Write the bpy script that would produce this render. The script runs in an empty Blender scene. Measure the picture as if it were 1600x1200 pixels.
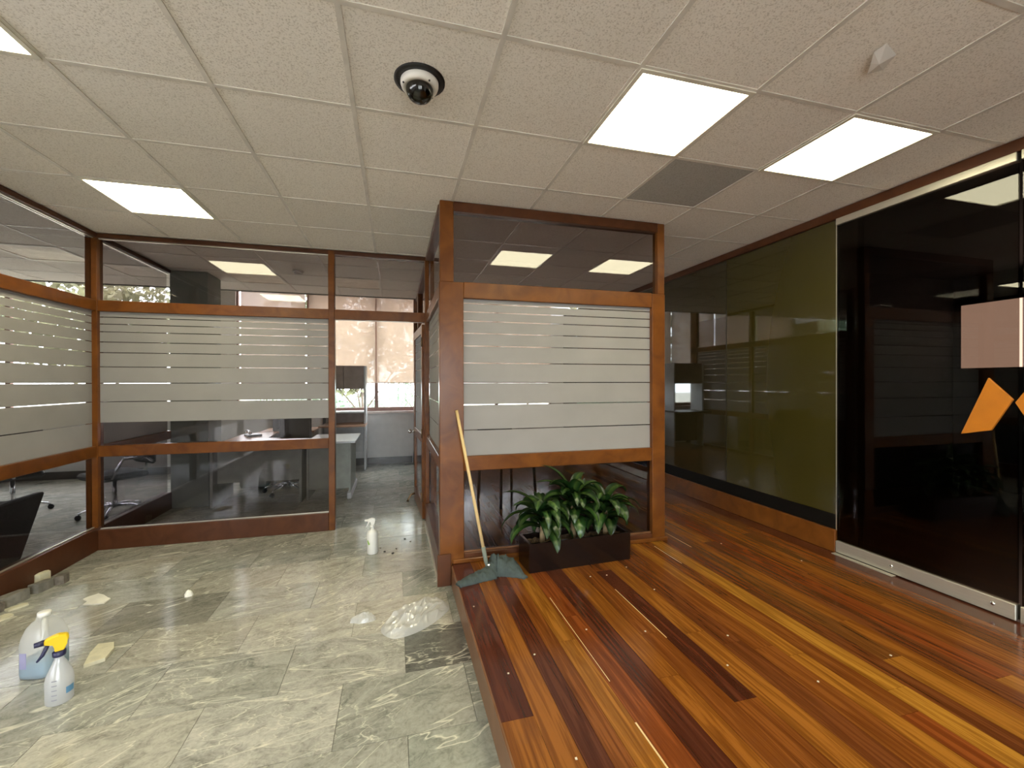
import bpy, bmesh, math, random
from mathutils import Vector, Matrix, noise
SC = bpy.context.scene
COL = SC.collection
rnd = random.Random(7)

# ------------------------------------------------------------------ camera
ZC, S, CZ = 1.505, 0.157, 2.861          # eye height, height of the wood platform, ceiling
XL, YB, YF, X1, X2, XR = -2.639, 4.749, 3.245, 0.357, 2.247, 3.368
YW = 8.35                                 # window wall
YAW, PITCH, ROLL = 0.2644, -0.0032, -0.0018
cd = bpy.data.cameras.new('camera'); cam = bpy.data.objects.new('camera', cd); COL.objects.link(cam)
cd.sensor_width = 36.0; cd.lens = 670.6 * 36.0 / 1600.0; cd.clip_start = 0.02
_fw = Vector((math.sin(YAW) * math.cos(PITCH), math.cos(YAW) * math.cos(PITCH), math.sin(PITCH)))
_rt = Vector((math.cos(YAW), -math.sin(YAW), 0)); _up = _rt.cross(_fw)
_r = math.cos(ROLL) * _rt + math.sin(ROLL) * _up; _u = -math.sin(ROLL) * _rt + math.cos(ROLL) * _up
cam.matrix_world = Matrix(((_r.x, _u.x, -_fw.x, 0), (_r.y, _u.y, -_fw.y, 0), (_r.z, _u.z, -_fw.z, ZC), (0, 0, 0, 1)))
SC.camera = cam

# ------------------------------------------------------------------ world, exposure
SC.view_settings.view_transform = 'Standard'; SC.view_settings.look = 'None'
SC.view_settings.gamma = 1.0; SC.view_settings.use_curve_mapping = False
SC.view_settings.exposure = 1.2
W = bpy.data.worlds.new('overcast_sky'); SC.world = W; W.use_nodes = True
bg = W.node_tree.nodes['Background']; bg.inputs[0].default_value = (0.88, 0.95, 1.0, 1); bg.inputs[1].default_value = 7.0
LAMP = 9.6
LAMP_COL = (1.0, 0.93, 0.63, 1)
pl = bpy.data.lights.new('window_daylight', 'AREA'); pl.shape = 'RECTANGLE'; pl.size = 12.5; pl.size_y = 2.6
pl.cycles.is_portal = True
po = bpy.data.objects.new('window_daylight', pl); COL.objects.link(po); po.location = (-2.6, YW + 0.25, 2.0)
po.rotation_euler = (math.radians(-90), 0, 0)
p2 = bpy.data.lights.new('added_opening_portal', 'AREA'); p2.shape = 'RECTANGLE'; p2.size = 2.6; p2.size_y = 2.3; p2.cycles.is_portal = True
po2 = bpy.data.objects.new('added_opening_portal', p2); COL.objects.link(po2); po2.location = (0.1, -2.75, 1.15); po2.rotation_euler = (math.radians(90), 0, 0)  # portal of the unseen opening added behind the camera
SC.cycles.transparent_max_bounces = 20
SC.cycles.max_bounces = 10

# ------------------------------------------------------------------ materials
def new_mat(name):
    m = bpy.data.materials.new(name); m.use_nodes = True
    nt = m.node_tree; nt.nodes.clear()
    out = nt.nodes.new('ShaderNodeOutputMaterial')
    return m, nt, out
def N(nt, t, **kw):
    n = nt.nodes.new(t)
    for k, v in kw.items(): setattr(n, k, v)
    return n
def L(nt, a, b): nt.links.new(a, b)
def ramp(nt, stops, fac):
    r = N(nt, 'ShaderNodeValToRGB'); e = r.color_ramp.elements
    while len(e) > 1: e.remove(e[-1])
    e[0].position, e[0].color = stops[0][0], (*stops[0][1], 1)
    for p, c in stops[1:]:
        x = e.new(p); x.color = (*c, 1)
    L(nt, fac, r.inputs[0]); return r.outputs[0]
def math_n(nt, op, a, b=None):
    n = N(nt, 'ShaderNodeMath', operation=op)
    for i, v in enumerate((a, b)):
        if v is None: continue
        if isinstance(v, (int, float)): n.inputs[i].default_value = v
        else: L(nt, v, n.inputs[i])
    return n.outputs[0]
def plain(name, col, rough=0.5, metal=0.0, spec=0.5, var=0.12, scale=9.0, bump=0.0, bscale=60.0, stretch=None, emit=None):
    m, nt, out = new_mat(name)
    b = N(nt, 'ShaderNodeBsdfPrincipled'); L(nt, b.outputs[0], out.inputs[0])
    b.inputs['Roughness'].default_value = rough; b.inputs['Metallic'].default_value = metal
    b.inputs['Specular IOR Level'].default_value = spec
    g = N(nt, 'ShaderNodeNewGeometry'); mp = N(nt, 'ShaderNodeMapping'); L(nt, g.outputs['Position'], mp.inputs[0])
    if stretch: mp.inputs['Scale'].default_value = stretch
    n = N(nt, 'ShaderNodeTexNoise'); n.inputs['Scale'].default_value = scale; n.inputs['Detail'].default_value = 5
    L(nt, mp.outputs[0], n.inputs['Vector'])
    lo = tuple(c * (1 - var) for c in col); hi = tuple(min(1, c * (1 + var)) for c in col)
    L(nt, ramp(nt, [(0.3, lo), (0.7, hi)], n.outputs[0]), b.inputs['Base Color'])
    if bump:
        n2 = N(nt, 'ShaderNodeTexNoise'); n2.inputs['Scale'].default_value = bscale; n2.inputs['Detail'].default_value = 3
        L(nt, mp.outputs[0], n2.inputs['Vector'])
        bp = N(nt, 'ShaderNodeBump'); bp.inputs['Strength'].default_value = bump; bp.inputs['Distance'].default_value = 0.004
        L(nt, n2.outputs[0], bp.inputs['Height']); L(nt, bp.outputs[0], b.inputs['Normal'])
    if emit:
        b.inputs['Emission Color'].default_value = (*emit[0], 1); b.inputs['Emission Strength'].default_value = emit[1]
    return m
def glass(name, tint, r0=0.07, gain=0.85, rough=0.0):
    m, nt, out = new_mat(name)
    lw = N(nt, 'ShaderNodeLayerWeight'); lw.inputs['Blend'].default_value = 0.5
    p = math_n(nt, 'POWER', lw.outputs['Facing'], 5.0)
    f = math_n(nt, 'ADD', math_n(nt, 'MULTIPLY', p, gain), r0)
    t = N(nt, 'ShaderNodeBsdfTransparent'); t.inputs[0].default_value = (*tint, 1)
    g = N(nt, 'ShaderNodeBsdfGlossy'); g.inputs['Roughness'].default_value = rough; g.inputs[0].default_value = (1, 1, 1, 1)
    mx = N(nt, 'ShaderNodeMixShader'); L(nt, f, mx.inputs[0]); L(nt, t.outputs[0], mx.inputs[1]); L(nt, g.outputs[0], mx.inputs[2])
    L(nt, mx.outputs[0], out.inputs[0]); return m
def sheet(name, col, clear=0.06, back=0.5, rough=0.25, gloss=0.03):
    """frosted film, blind fabric, thin plastic: diffuse + translucent + a little clear"""
    m, nt, out = new_mat(name)
    g = N(nt, 'ShaderNodeNewGeometry'); n = N(nt, 'ShaderNodeTexNoise'); n.inputs['Scale'].default_value = 3.0; n.inputs['Detail'].default_value = 4
    L(nt, g.outputs['Position'], n.inputs['Vector'])
    c = ramp(nt, [(0.3, tuple(x * 0.94 for x in col)), (0.7, tuple(min(1, x * 1.05) for x in col))], n.outputs[0])
    d = N(nt, 'ShaderNodeBsdfDiffuse'); t = N(nt, 'ShaderNodeBsdfTranslucent'); L(nt, c, d.inputs[0]); L(nt, c, t.inputs[0])
    a = N(nt, 'ShaderNodeMixShader'); a.inputs[0].default_value = back; L(nt, d.outputs[0], a.inputs[1]); L(nt, t.outputs[0], a.inputs[2])
    tr = N(nt, 'ShaderNodeBsdfTransparent')
    b = N(nt, 'ShaderNodeMixShader'); b.inputs[0].default_value = clear; L(nt, a.outputs[0], b.inputs[1]); L(nt, tr.outputs[0], b.inputs[2])
    gl = N(nt, 'ShaderNodeBsdfGlossy'); gl.inputs['Roughness'].default_value = rough
    e = N(nt, 'ShaderNodeMixShader'); e.inputs[0].default_value = gloss; L(nt, b.outputs[0], e.inputs[1]); L(nt, gl.outputs[0], e.inputs[2])
    L(nt, e.outputs[0], out.inputs[0]); return m
def wood_frame(name, lo, hi, rough=0.28):
    m, nt, out = new_mat(name)
    b = N(nt, 'ShaderNodeBsdfPrincipled'); L(nt, b.outputs[0], out.inputs[0]); b.inputs['Roughness'].default_value = rough; b.inputs['Specular IOR Level'].default_value = 0.28
    tc = N(nt, 'ShaderNodeTexCoord'); oi = N(nt, 'ShaderNodeObjectInfo')
    ad = N(nt, 'ShaderNodeVectorMath', operation='ADD'); g = N(nt, 'ShaderNodeNewGeometry'); L(nt, g.outputs['Position'], ad.inputs[0])
    sc = N(nt, 'ShaderNodeVectorMath', operation='SCALE'); sc.inputs[3].default_value = 13.0
    cx = N(nt, 'ShaderNodeCombineXYZ')
    for i in range(3): L(nt, oi.outputs['Random'], cx.inputs[i])
    L(nt, cx.outputs[0], sc.inputs[0]); L(nt, sc.outputs[0], ad.inputs[1])
    n = N(nt, 'ShaderNodeTexNoise'); n.inputs['Scale'].default_value = 5.0; n.inputs['Detail'].default_value = 8; n.inputs['Distortion'].default_value = 1.2
    L(nt, ad.outputs[0], n.inputs['Vector'])
    L(nt, ramp(nt, [(0.3, lo), (0.7, hi)], n.outputs[0]), b.inputs['Base Color'])
    return m
def plank_mat(name):
    m, nt, out = new_mat(name)
    b = N(nt, 'ShaderNodeBsdfPrincipled'); L(nt, b.outputs[0], out.inputs[0])
    oi = N(nt, 'ShaderNodeObjectInfo'); g = N(nt, 'ShaderNodeNewGeometry')
    cx = N(nt, 'ShaderNodeCombineXYZ'); r17 = math_n(nt, 'MULTIPLY', oi.outputs['Random'], 37.0)
    L(nt, r17, cx.inputs[0]); L(nt, r17, cx.inputs[1]); L(nt, r17, cx.inputs[2])
    ad = N(nt, 'ShaderNodeVectorMath', operation='ADD'); L(nt, g.outputs['Position'], ad.inputs[0]); L(nt, cx.outputs[0], ad.inputs[1])
    mp = N(nt, 'ShaderNodeMapping'); mp.inputs['Scale'].default_value = (17.0, 0.9, 1.0); L(nt, ad.outputs[0], mp.inputs[0])
    n = N(nt, 'ShaderNodeTexNoise'); n.inputs['Scale'].default_value = 1.6; n.inputs['Detail'].default_value = 7; n.inputs['Distortion'].default_value = 1.4
    L(nt, mp.outputs[0], n.inputs['Vector'])
    mp2 = N(nt, 'ShaderNodeMapping'); mp2.inputs['Scale'].default_value = (90.0, 2.2, 1.0); L(nt, ad.outputs[0], mp2.inputs[0])
    n2 = N(nt, 'ShaderNodeTexNoise'); n2.inputs['Scale'].default_value = 1.5; n2.inputs['Detail'].default_value = 3; L(nt, mp2.outputs[0], n2.inputs['Vector'])
    f = math_n(nt, 'ADD', math_n(nt, 'MULTIPLY', n.outputs[0], 1.25), math_n(nt, 'MULTIPLY', n2.outputs[0], 0.55))
    v = ramp(nt, [(0.55, (0.62, 0.55, 0.50)), (0.78, (0.95, 0.94, 0.92)), (0.92, (1.15, 1.2, 1.2)), (1.1, (1.5, 1.65, 1.7))], f)
    mx = N(nt, 'ShaderNodeMix', data_type='RGBA', blend_type='MULTIPLY'); mx.inputs[0].default_value = 1.0
    L(nt, oi.outputs['Color'], mx.inputs[6]); L(nt, v, mx.inputs[7]); L(nt, mx.outputs[2], b.inputs['Base Color'])
    b.inputs['Roughness'].default_value = 0.2; b.inputs['Specular IOR Level'].default_value = 0.45
    n3 = N(nt, 'ShaderNodeTexNoise'); n3.inputs['Scale'].default_value = 14.0; L(nt, g.outputs['Position'], n3.inputs['Vector'])
    L(nt, ramp(nt, [(0.3, (0.12,) * 3), (0.7, (0.22,) * 3)], n3.outputs[0]), b.inputs['Roughness'])
    return m
def marble_mat(name):
    m, nt, out = new_mat(name)
    b = N(nt, 'ShaderNodeBsdfPrincipled'); L(nt, b.outputs[0], out.inputs[0])
    oi = N(nt, 'ShaderNodeObjectInfo'); g = N(nt, 'ShaderNodeNewGeometry')
    R = oi.outputs['Random']
    cx = N(nt, 'ShaderNodeCombineXYZ'); L(nt, math_n(nt, 'MULTIPLY', R, 41.0), cx.inputs[0]); L(nt, math_n(nt, 'MULTIPLY', R, 23.0), cx.inputs[1])
    ad = N(nt, 'ShaderNodeVectorMath', operation='ADD'); L(nt, g.outputs['Position'], ad.inputs[0]); L(nt, cx.outputs[0], ad.inputs[1])
    ang = math_n(nt, 'ADD', math_n(nt, 'MULTIPLY', math_n(nt, 'FRACT', math_n(nt, 'MULTIPLY', R, 7.3)), 0.8), -0.75)
    vr = N(nt, 'ShaderNodeVectorRotate', rotation_type='Z_AXIS'); L(nt, ad.outputs[0], vr.inputs[0]); L(nt, ang, vr.inputs['Angle'])
    mp = N(nt, 'ShaderNodeMapping'); mp.inputs['Scale'].default_value = (1.0, 1.7, 1.0); L(nt, vr.outputs[0], mp.inputs[0])
    n = N(nt, 'ShaderNodeTexNoise'); n.inputs['Scale'].default_value = 4.5; n.inputs['Detail'].default_value = 10; n.inputs['Roughness'].default_value = 0.68; n.inputs['Distortion'].default_value = 1.3
    L(nt, mp.outputs[0], n.inputs['Vector'])
    nf = N(nt, 'ShaderNodeTexNoise'); nf.inputs['Scale'].default_value = 26.0; nf.inputs['Detail'].default_value = 6; nf.inputs['Distortion'].default_value = 2.5
    L(nt, vr.outputs[0], nf.inputs['Vector'])
    ff = math_n(nt, 'ADD', math_n(nt, 'MULTIPLY', n.outputs[0], 0.70), math_n(nt, 'MULTIPLY', nf.outputs[0], 0.30))
    base = ramp(nt, [(0.34, (0.20, 0.197, 0.172)), (0.42, (0.30, 0.294, 0.257)), (0.50, (0.385, 0.375, 0.33)), (0.58, (0.45, 0.437, 0.385)), (0.72, (0.54, 0.52, 0.455))], ff)
    # per tile tone from the object's own colour
    mt = N(nt, 'ShaderNodeMix', data_type='RGBA', blend_type='MULTIPLY'); mt.inputs[0].default_value = 1.0
    L(nt, base, mt.inputs[6]); L(nt, oi.outputs['Color'], mt.inputs[7])
    # veins: thin crests of two distorted noises
    def vein(scale, width, stretch, rot):
        q = N(nt, 'ShaderNodeMapping'); q.inputs['Scale'].default_value = stretch; q.inputs['Rotation'].default_value = (0, 0, rot); L(nt, vr.outputs[0], q.inputs[0])
        k = N(nt, 'ShaderNodeTexNoise'); k.inputs['Scale'].default_value = scale; k.inputs['Detail'].default_value = 4; k.inputs['Roughness'].default_value = 0.5; k.inputs['Distortion'].default_value = 0.7
        L(nt, q.outputs[0], k.inputs['Vector'])
        d = math_n(nt, 'ABSOLUTE', math_n(nt, 'SUBTRACT', k.outputs[0], 0.5))
        return ramp(nt, [(0.0, (1, 1, 1)), (width * 0.4, (0.55,) * 3), (width, (0, 0, 0))], d)
    v1 = vein(1.6, 0.0065, (0.5, 2.4, 1), 0.0); v2 = vein(3.0, 0.009, (0.7, 2.2, 1), 0.45); v3 = vein(6.0, 0.013, (0.8, 1.9, 1), -0.5)
    mk = N(nt, 'ShaderNodeTexNoise'); mk.inputs['Scale'].default_value = 2.3; L(nt, ad.outputs[0], mk.inputs['Vector'])
    gate = ramp(nt, [(0.44, (0, 0, 0)), (0.60, (1, 1, 1))], mk.outputs[0])
    vv = math_n(nt, 'ADD', math_n(nt, 'MULTIPLY', v1, 0.85), math_n(nt, 'MULTIPLY', math_n(nt, 'ADD', v2, math_n(nt, 'MULTIPLY', v3, 0.7)), math_n(nt, 'MULTIPLY', gate, 0.75)))
    vv = math_n(nt, 'MINIMUM', vv, 0.85)
    mv = N(nt, 'ShaderNodeMix', data_type='RGBA'); L(nt, vv, mv.inputs[0]); L(nt, mt.outputs[2], mv.inputs[6]); mv.inputs[7].default_value = (0.72, 0.69, 0.57, 1)
    L(nt, mv.outputs[2], b.inputs['Base Color'])
    sm = N(nt, 'ShaderNodeTexNoise'); sm.inputs['Scale'].default_value = 5.0; sm.inputs['Detail'].default_value = 4; L(nt, g.outputs['Position'], sm.inputs['Vector'])
    L(nt, ramp(nt, [(0.3, (0.11,) * 3), (0.7, (0.20,) * 3)], sm.outputs[0]), b.inputs['Roughness'])
    b.inputs['Specular IOR Level'].default_value = 0.7
    return m
def speckle_mat(name, col, dark):
    m, nt, out = new_mat(name)
    b = N(nt, 'ShaderNodeBsdfPrincipled'); L(nt, b.outputs[0], out.inputs[0]); b.inputs['Roughness'].default_value = 0.9; b.inputs['Specular IOR Level'].default_value = 0.15
    oi = N(nt, 'ShaderNodeObjectInfo'); g = N(nt, 'ShaderNodeNewGeometry')
    n = N(nt, 'ShaderNodeTexNoise'); n.inputs['Scale'].default_value = 150.0; n.inputs['Detail'].default_value = 3; L(nt, g.outputs['Position'], n.inputs['Vector'])
    c = ramp(nt, [(0.36, dark), (0.46, col), (0.7, tuple(min(1, x * 1.05) for x in col))], n.outputs[0])
    mx = N(nt, 'ShaderNodeMix', data_type='RGBA', blend_type='MULTIPLY'); mx.inputs[0].default_value = 1.0
    L(nt, c, mx.inputs[6]); L(nt, oi.outputs['Color'], mx.inputs[7]); L(nt, mx.outputs[2], b.inputs['Base Color'])
    bp = N(nt, 'ShaderNodeBump'); bp.inputs['Strength'].default_value = 0.25; bp.inputs['Distance'].default_value = 0.003
    L(nt, n.outputs[0], bp.inputs['Height']); L(nt, bp.outputs[0], b.inputs['Normal'])
    return m
def leaf_mat(name, dark, mid, stripe):
    m, nt, out = new_mat(name)
    b = N(nt, 'ShaderNodeBsdfPrincipled'); b.inputs['Roughness'].default_value = 0.3
    uv = N(nt, 'ShaderNodeUVMap'); sx = N(nt, 'ShaderNodeSeparateXYZ'); L(nt, uv.outputs[0], sx.inputs[0])
    c = ramp(nt, [(0.0, dark), (0.3, mid), (0.5, stripe), (0.7, mid), (1.0, dark)], sx.outputs[0])
    oi = N(nt, 'ShaderNodeObjectInfo'); mr = N(nt, 'ShaderNodeMapRange'); mr.inputs[3].default_value = 0.55; mr.inputs[4].default_value = 1.25; L(nt, oi.outputs['Random'], mr.inputs[0])
    cb = N(nt, 'ShaderNodeCombineXYZ')
    for i in range(3): L(nt, mr.outputs[0], cb.inputs[i])
    mx = N(nt, 'ShaderNodeMix', data_type='RGBA', blend_type='MULTIPLY'); mx.inputs[0].default_value = 1.0
    L(nt, c, mx.inputs[6]); L(nt, cb.outputs[0], mx.inputs[7]); L(nt, mx.outputs[2], b.inputs['Base Color'])
    t = N(nt, 'ShaderNodeBsdfTranslucent'); L(nt, mx.outputs[2], t.inputs[0])
    a = N(nt, 'ShaderNodeMixShader'); a.inputs[0].default_value = 0.2; L(nt, b.outputs[0], a.inputs[1]); L(nt, t.outputs[0], a.inputs[2])
    L(nt, a.outputs[0], out.inputs[0]); return m
def emit_mat(name, col, strength):
    m, nt, out = new_mat(name); e = N(nt, 'ShaderNodeEmission'); e.inputs[0].default_value = col; e.inputs[1].default_value = strength
    L(nt, e.outputs[0], out.inputs[0]); return m

M = dict(
    frame=wood_frame('reddish_frame_wood', (0.100, 0.030, 0.005), (0.180, 0.060, 0.010)),
    base=wood_frame('base_and_shaded_top_wood', (0.066, 0.021, 0.008), (0.098, 0.034, 0.013), 0.35),  # on top rails and top trim the darker tone is painted shade
    fascia=wood_frame('step_fascia_wood', (0.14, 0.065, 0.03), (0.2, 0.095, 0.045), 0.3),
    plank=plank_mat('jatoba_plank'), marble=marble_mat('grey_marble'),
    grout=plain('grout', (0.13, 0.125, 0.10), 0.8), sub=plain('dark_subfloor', (0.03, 0.014, 0.008), 0.8),
    tile=speckle_mat('mineral_ceiling_tile', (0.88, 0.825, 0.74), (0.68, 0.62, 0.53)),
    tee=plain('white_tee_metal', (0.70, 0.65, 0.57), 0.45), plenum=plain('plenum_grey', (0.2, 0.19, 0.17), 0.9),
    lampframe=plain('lamp_flange_white', (0.75, 0.70, 0.58), 0.4), lamp=emit_mat('lit_diffuser', LAMP_COL, LAMP),
    unlit=plain('unlit_diffuser', (0.85, 0.74, 0.6), 0.6),
    pane=glass('clear_partition_glass', (0.78, 0.75, 0.75), 0.026), pane_low=glass('tinted_partition_glass', (0.74, 0.72, 0.73), 0.026), pane_booth=glass('dark_tinted_partition_glass', (0.58, 0.56, 0.57), 0.03), pane_clear=glass('window_glass', (0.97, 0.98, 0.98), 0.03, 0.6),
    pane_dark=glass('dark_door_glass', (0.42, 0.40, 0.38), 0.022, 0.7), film=sheet('frosted_film', (0.49, 0.468, 0.45), 0.02, 0.46, 0.45, 0.025),
    blind=sheet('screen_blind_fabric', (0.53, 0.42, 0.34), 0.17, 0.55, 0.5, 0.0),
    olive=plain('olive_back_painted_glass', (0.043, 0.035, 0.0075), 0.03, spec=0.85, var=0.0), brown=plain('brown_back_painted_glass', (0.032, 0.025, 0.009), 0.03, spec=0.9, var=0.0),
    black=plain('black_paint', (0.008, 0.007, 0.007), 0.4), darkwall=plain('dark_room_wall', (0.015, 0.013, 0.012), 0.8),
    darkstrip=plain('dark_brown_strip', (0.030, 0.018, 0.010), 0.3),
    wall=plain('grey_wall_paint', (0.66, 0.65, 0.64), 0.8, var=0.04), wallw=plain('white_wall_paint', (0.72, 0.68, 0.62), 0.8, var=0.03),
    column=plain('grey_green_column_paint', (0.15, 0.17, 0.14), 0.7, var=0.05),
    metal=plain('brushed_aluminium', (0.66, 0.63, 0.54), 0.32, metal=0.75, var=0.06, stretch=(1, 1, 30)), chrome=plain('chrome', (0.75, 0.75, 0.76), 0.12, metal=1.0, var=0.03),
    bronze=plain('bronze_metal', (0.20, 0.12, 0.06), 0.3, metal=0.8), alu_frame=plain('dark_window_frame', (0.24, 0.13, 0.10), 0.45),
    sill=plain('pale_sill', (0.66, 0.55, 0.50), 0.35), orange=plain('orange_enamel', (0.44, 0.145, 0.008), 0.4, var=0.08, bump=0.15, bscale=200),
    planter=plain('espresso_lacquer', (0.008, 0.004, 0.003), 0.22, var=0.15), mulch=plain('bark_mulch', (0.20, 0.13, 0.07), 0.95, var=0.5, scale=60, bump=1.0, bscale=80),
    cane=plain('cane_bark', (0.27, 0.19, 0.10), 0.8, var=0.25, scale=40), leaf=leaf_mat('dracaena_leaf', (0.008, 0.027, 0.006), (0.020, 0.058, 0.012), (0.072, 0.13, 0.025)),
    stickwood=plain('pale_broomstick_wood', (0.66, 0.47, 0.22), 0.4, var=0.1, scale=20, stretch=(6, 6, 0.6)), mopcloth=plain('grey_green_mop_cloth', (0.050, 0.066, 0.063), 0.95, var=0.2, scale=30, bump=0.6, bscale=220),
    white=plain('white_plastic', (0.78, 0.76, 0.70), 0.35, var=0.03), green=plain('green_print', (0.25, 0.42, 0.06), 0.5),
    yellow=plain('yellow_plastic', (0.80, 0.53, 0.01), 0.35, var=0.05), navy=plain('navy_plastic', (0.018, 0.018, 0.06), 0.4),
    frostpl=sheet('milky_plastic', (0.82, 0.82, 0.78), 0.55, 0.35, 0.25, 0.06), clearpl=sheet('clear_bottle_plastic', (0.74, 0.75, 0.76), 0.38, 0.3, 0.2, 0.07),
    liquid=plain('blue_liquid', (0.06, 0.25, 0.44), 0.2, var=0.05), bluelabel=plain('blue_print', (0.10, 0.25, 0.42), 0.5), purple=plain('violet_label', (0.28, 0.27, 0.42), 0.5), greyprint=plain('grey_print', (0.22, 0.22, 0.27), 0.6),
    bag=sheet('thin_clear_film', (0.85, 0.85, 0.82), 0.52, 0.35, 0.16, 0.14), stone=plain('broken_stone', (0.16, 0.135, 0.11), 0.8, var=0.3, scale=30, bump=0.5), stonepale=plain('pale_cut_tile', (0.60, 0.56, 0.40), 0.6, var=0.1, scale=30), stonegrey=plain('grey_cut_stone', (0.20, 0.185, 0.155), 0.75, var=0.25, scale=25, bump=0.4),
    paper=plain('white_paper', (0.80, 0.78, 0.70), 0.8), fleck=plain('cream_fleck', (0.6, 0.52, 0.38), 0.8), darkbit=plain('dark_grit', (0.05, 0.045, 0.04), 0.8),
    deskwood=plain('pinkish_desk_laminate', (0.50, 0.29, 0.18), 0.3, var=0.15, stretch=(1, 8, 1)), deskgrey=plain('grey_desk_panel', (0.30, 0.32, 0.28), 0.5), deskwhite=plain('white_desktop', (0.78, 0.80, 0.82), 0.25, var=0.02),
    hutch=plain('hutch_brown_panel', (0.30, 0.24, 0.21), 0.6), hutchgrey=plain('hutch_grey_metal', (0.5, 0.5, 0.5), 0.5), fabric=plain('charcoal_fabric', (0.05, 0.046, 0.042), 0.95, var=0.25, scale=120, bump=0.3), blackpl=plain('black_plastic', (0.015, 0.015, 0.016), 0.35),
    dome=glass('smoked_dome', (0.16, 0.17, 0.16), 0.06), grass=plain('pale_dry_ground', (0.42, 0.40, 0.33), 0.9, var=0.3, scale=4), foliage=plain('hedge_leaf', (0.24, 0.34, 0.22), 0.6, var=0.35, scale=5), foliage2=plain('tree_leaf', (0.16, 0.16, 0.08), 0.6, var=0.4, scale=4), bark=plain('tree_bark', (0.12, 0.09, 0.07), 0.9),
    paving=plain('concrete_paving', (0.4, 0.38, 0.35), 0.9),
    recess=plain('dark_recess_strip', (0.006, 0.005, 0.004), 0.5, spec=0.1),
    conblind=plain('self_glowing_blind', (0.55, 0.36, 0.28), 0.8, var=0.04, emit=((0.62, 0.40, 0.30), 1.0)),  # daylight painted in as emission; no window stands behind this blind
    whitepl=plain('camera_white', (0.78, 0.74, 0.66), 0.4, var=0.03), glassblue=plain('pale_painted_metal', (0.5, 0.5, 0.48), 0.5),
)

# ------------------------------------------------------------------ mesh helpers
def new_obj(name, bm, m, parent=None, smooth=False, kind=None, bevel=0):
    me = bpy.data.meshes.new(name)
    if bevel:
        bmesh.ops.bevel(bm, geom=bm.edges[:], offset=bevel, segments=1, affect='EDGES', clamp_overlap=True)
    bmesh.ops.recalc_face_normals(bm, faces=bm.faces[:])
    bm.to_mesh(me); bm.free()
    if smooth:
        for p in me.polygons: p.use_smooth = True
    for mm in (m if isinstance(m, (list, tuple)) else [m]): me.materials.append(M[mm])
    o = bpy.data.objects.new(name, me); COL.objects.link(o)
    if parent: o.parent = parent
    if kind: o['kind'] = kind
    return o
def abox(bm, x0, x1, y0, y1, z0, z1):
    vs = [bm.verts.new((x, y, z)) for z in (z0, z1) for y in (y0, y1) for x in (x0, x1)]
    for f in ((0, 2, 3, 1), (4, 5, 7, 6), (0, 1, 5, 4), (2, 6, 7, 3), (0, 4, 6, 2), (1, 3, 7, 5)): bm.faces.new([vs[i] for i in f])
def box(name, x0, x1, y0, y1, z0, z1, m, parent=None, bevel=0, kind=None):
    bm = bmesh.new(); abox(bm, min(x0, x1), max(x0, x1), min(y0, y1), max(y0, y1), min(z0, z1), max(z0, z1))
    return new_obj(name, bm, m, parent, bevel=bevel, kind=kind)
def atube(bm, pts, rad, n=10, cap=True):
    """tube along points; rad a number or a list"""
    pts = [Vector(p) for p in pts]; R = rad if isinstance(rad, (list, tuple)) else [rad] * len(pts)
    rings = []; ref = None
    for i, p in enumerate(pts):
        t = (pts[min(i + 1, len(pts) - 1)] - pts[max(i - 1, 0)]).normalized()
        if ref is None: ref = Vector((0, 0, 1)) if abs(t.z) < 0.9 else Vector((1, 0, 0))
        a = t.cross(ref).normalized(); b = t.cross(a).normalized(); ref = -b if False else ref
        rings.append([bm.verts.new(p + R[i] * (math.cos(2 * math.pi * k / n) * a + math.sin(2 * math.pi * k / n) * b)) for k in range(n)])
    for i in range(len(rings) - 1):
        for k in range(n): bm.faces.new((rings[i][k], rings[i][(k + 1) % n], rings[i + 1][(k + 1) % n], rings[i + 1][k]))
    if cap: bm.faces.new(rings[0][::-1]); bm.faces.new(rings[-1])
def tube(name, pts, rad, m, parent=None, n=10, smooth=True):
    bm = bmesh.new(); atube(bm, pts, rad, n); return new_obj(name, bm, m, parent, smooth)
def alathe(bm, prof, n=24, sq=None, cx=0, cy=0, sx=1, sy=1):
    """prof: (radius, z); sq: superellipse exponent"""
    rings = []
    for r, z in prof:
        ring = []
        for k in range(n):
            a = 2 * math.pi * k / n; c, s = math.cos(a), math.sin(a)
            q = 1.0 if not sq else (abs(c) ** sq + abs(s) ** sq) ** (-1.0 / sq)
            ring.append(bm.verts.new((cx + r * q * c * sx, cy + r * q * s * sy, z)))
        rings.append(ring)
    for i in range(len(rings) - 1):
        for k in range(n): bm.faces.new((rings[i][k], rings[i][(k + 1) % n], rings[i + 1][(k + 1) % n], rings[i + 1][k]))
    bm.faces.new(rings[0][::-1]); bm.faces.new(rings[-1])
def lathe(name, prof, m, parent=None, n=24, sq=None, smooth=True, **kw):
    bm = bmesh.new(); alathe(bm, prof, n, sq, **kw); return new_obj(name, bm, m, parent, smooth)
def prism(name, pts, h, m, parent=None, bevel=0):
    """polygon pts (xyz) extruded by vector h"""
    bm = bmesh.new(); a = [bm.verts.new(p) for p in pts]; b = [bm.verts.new(Vector(p) + Vector(h)) for p in pts]; n = len(pts)
    bm.faces.new(a[::-1]); bm.faces.new(b)
    for i in range(n): bm.faces.new((a[i], a[(i + 1) % n], b[(i + 1) % n], b[i]))
    return new_obj(name, bm, m, parent, bevel=bevel)
def empty(name, loc=(0, 0, 0), rz=0):
    o = bpy.data.objects.new(name, None); COL.objects.link(o); o.location = loc; o.rotation_euler = (0, 0, rz); o.empty_display_size = 0.1; return o
def thing(name, label, cat, loc=(0, 0, 0), rz=0, group=None):
    o = empty(name, loc, rz); tag(o, label, cat, group); return o
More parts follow.
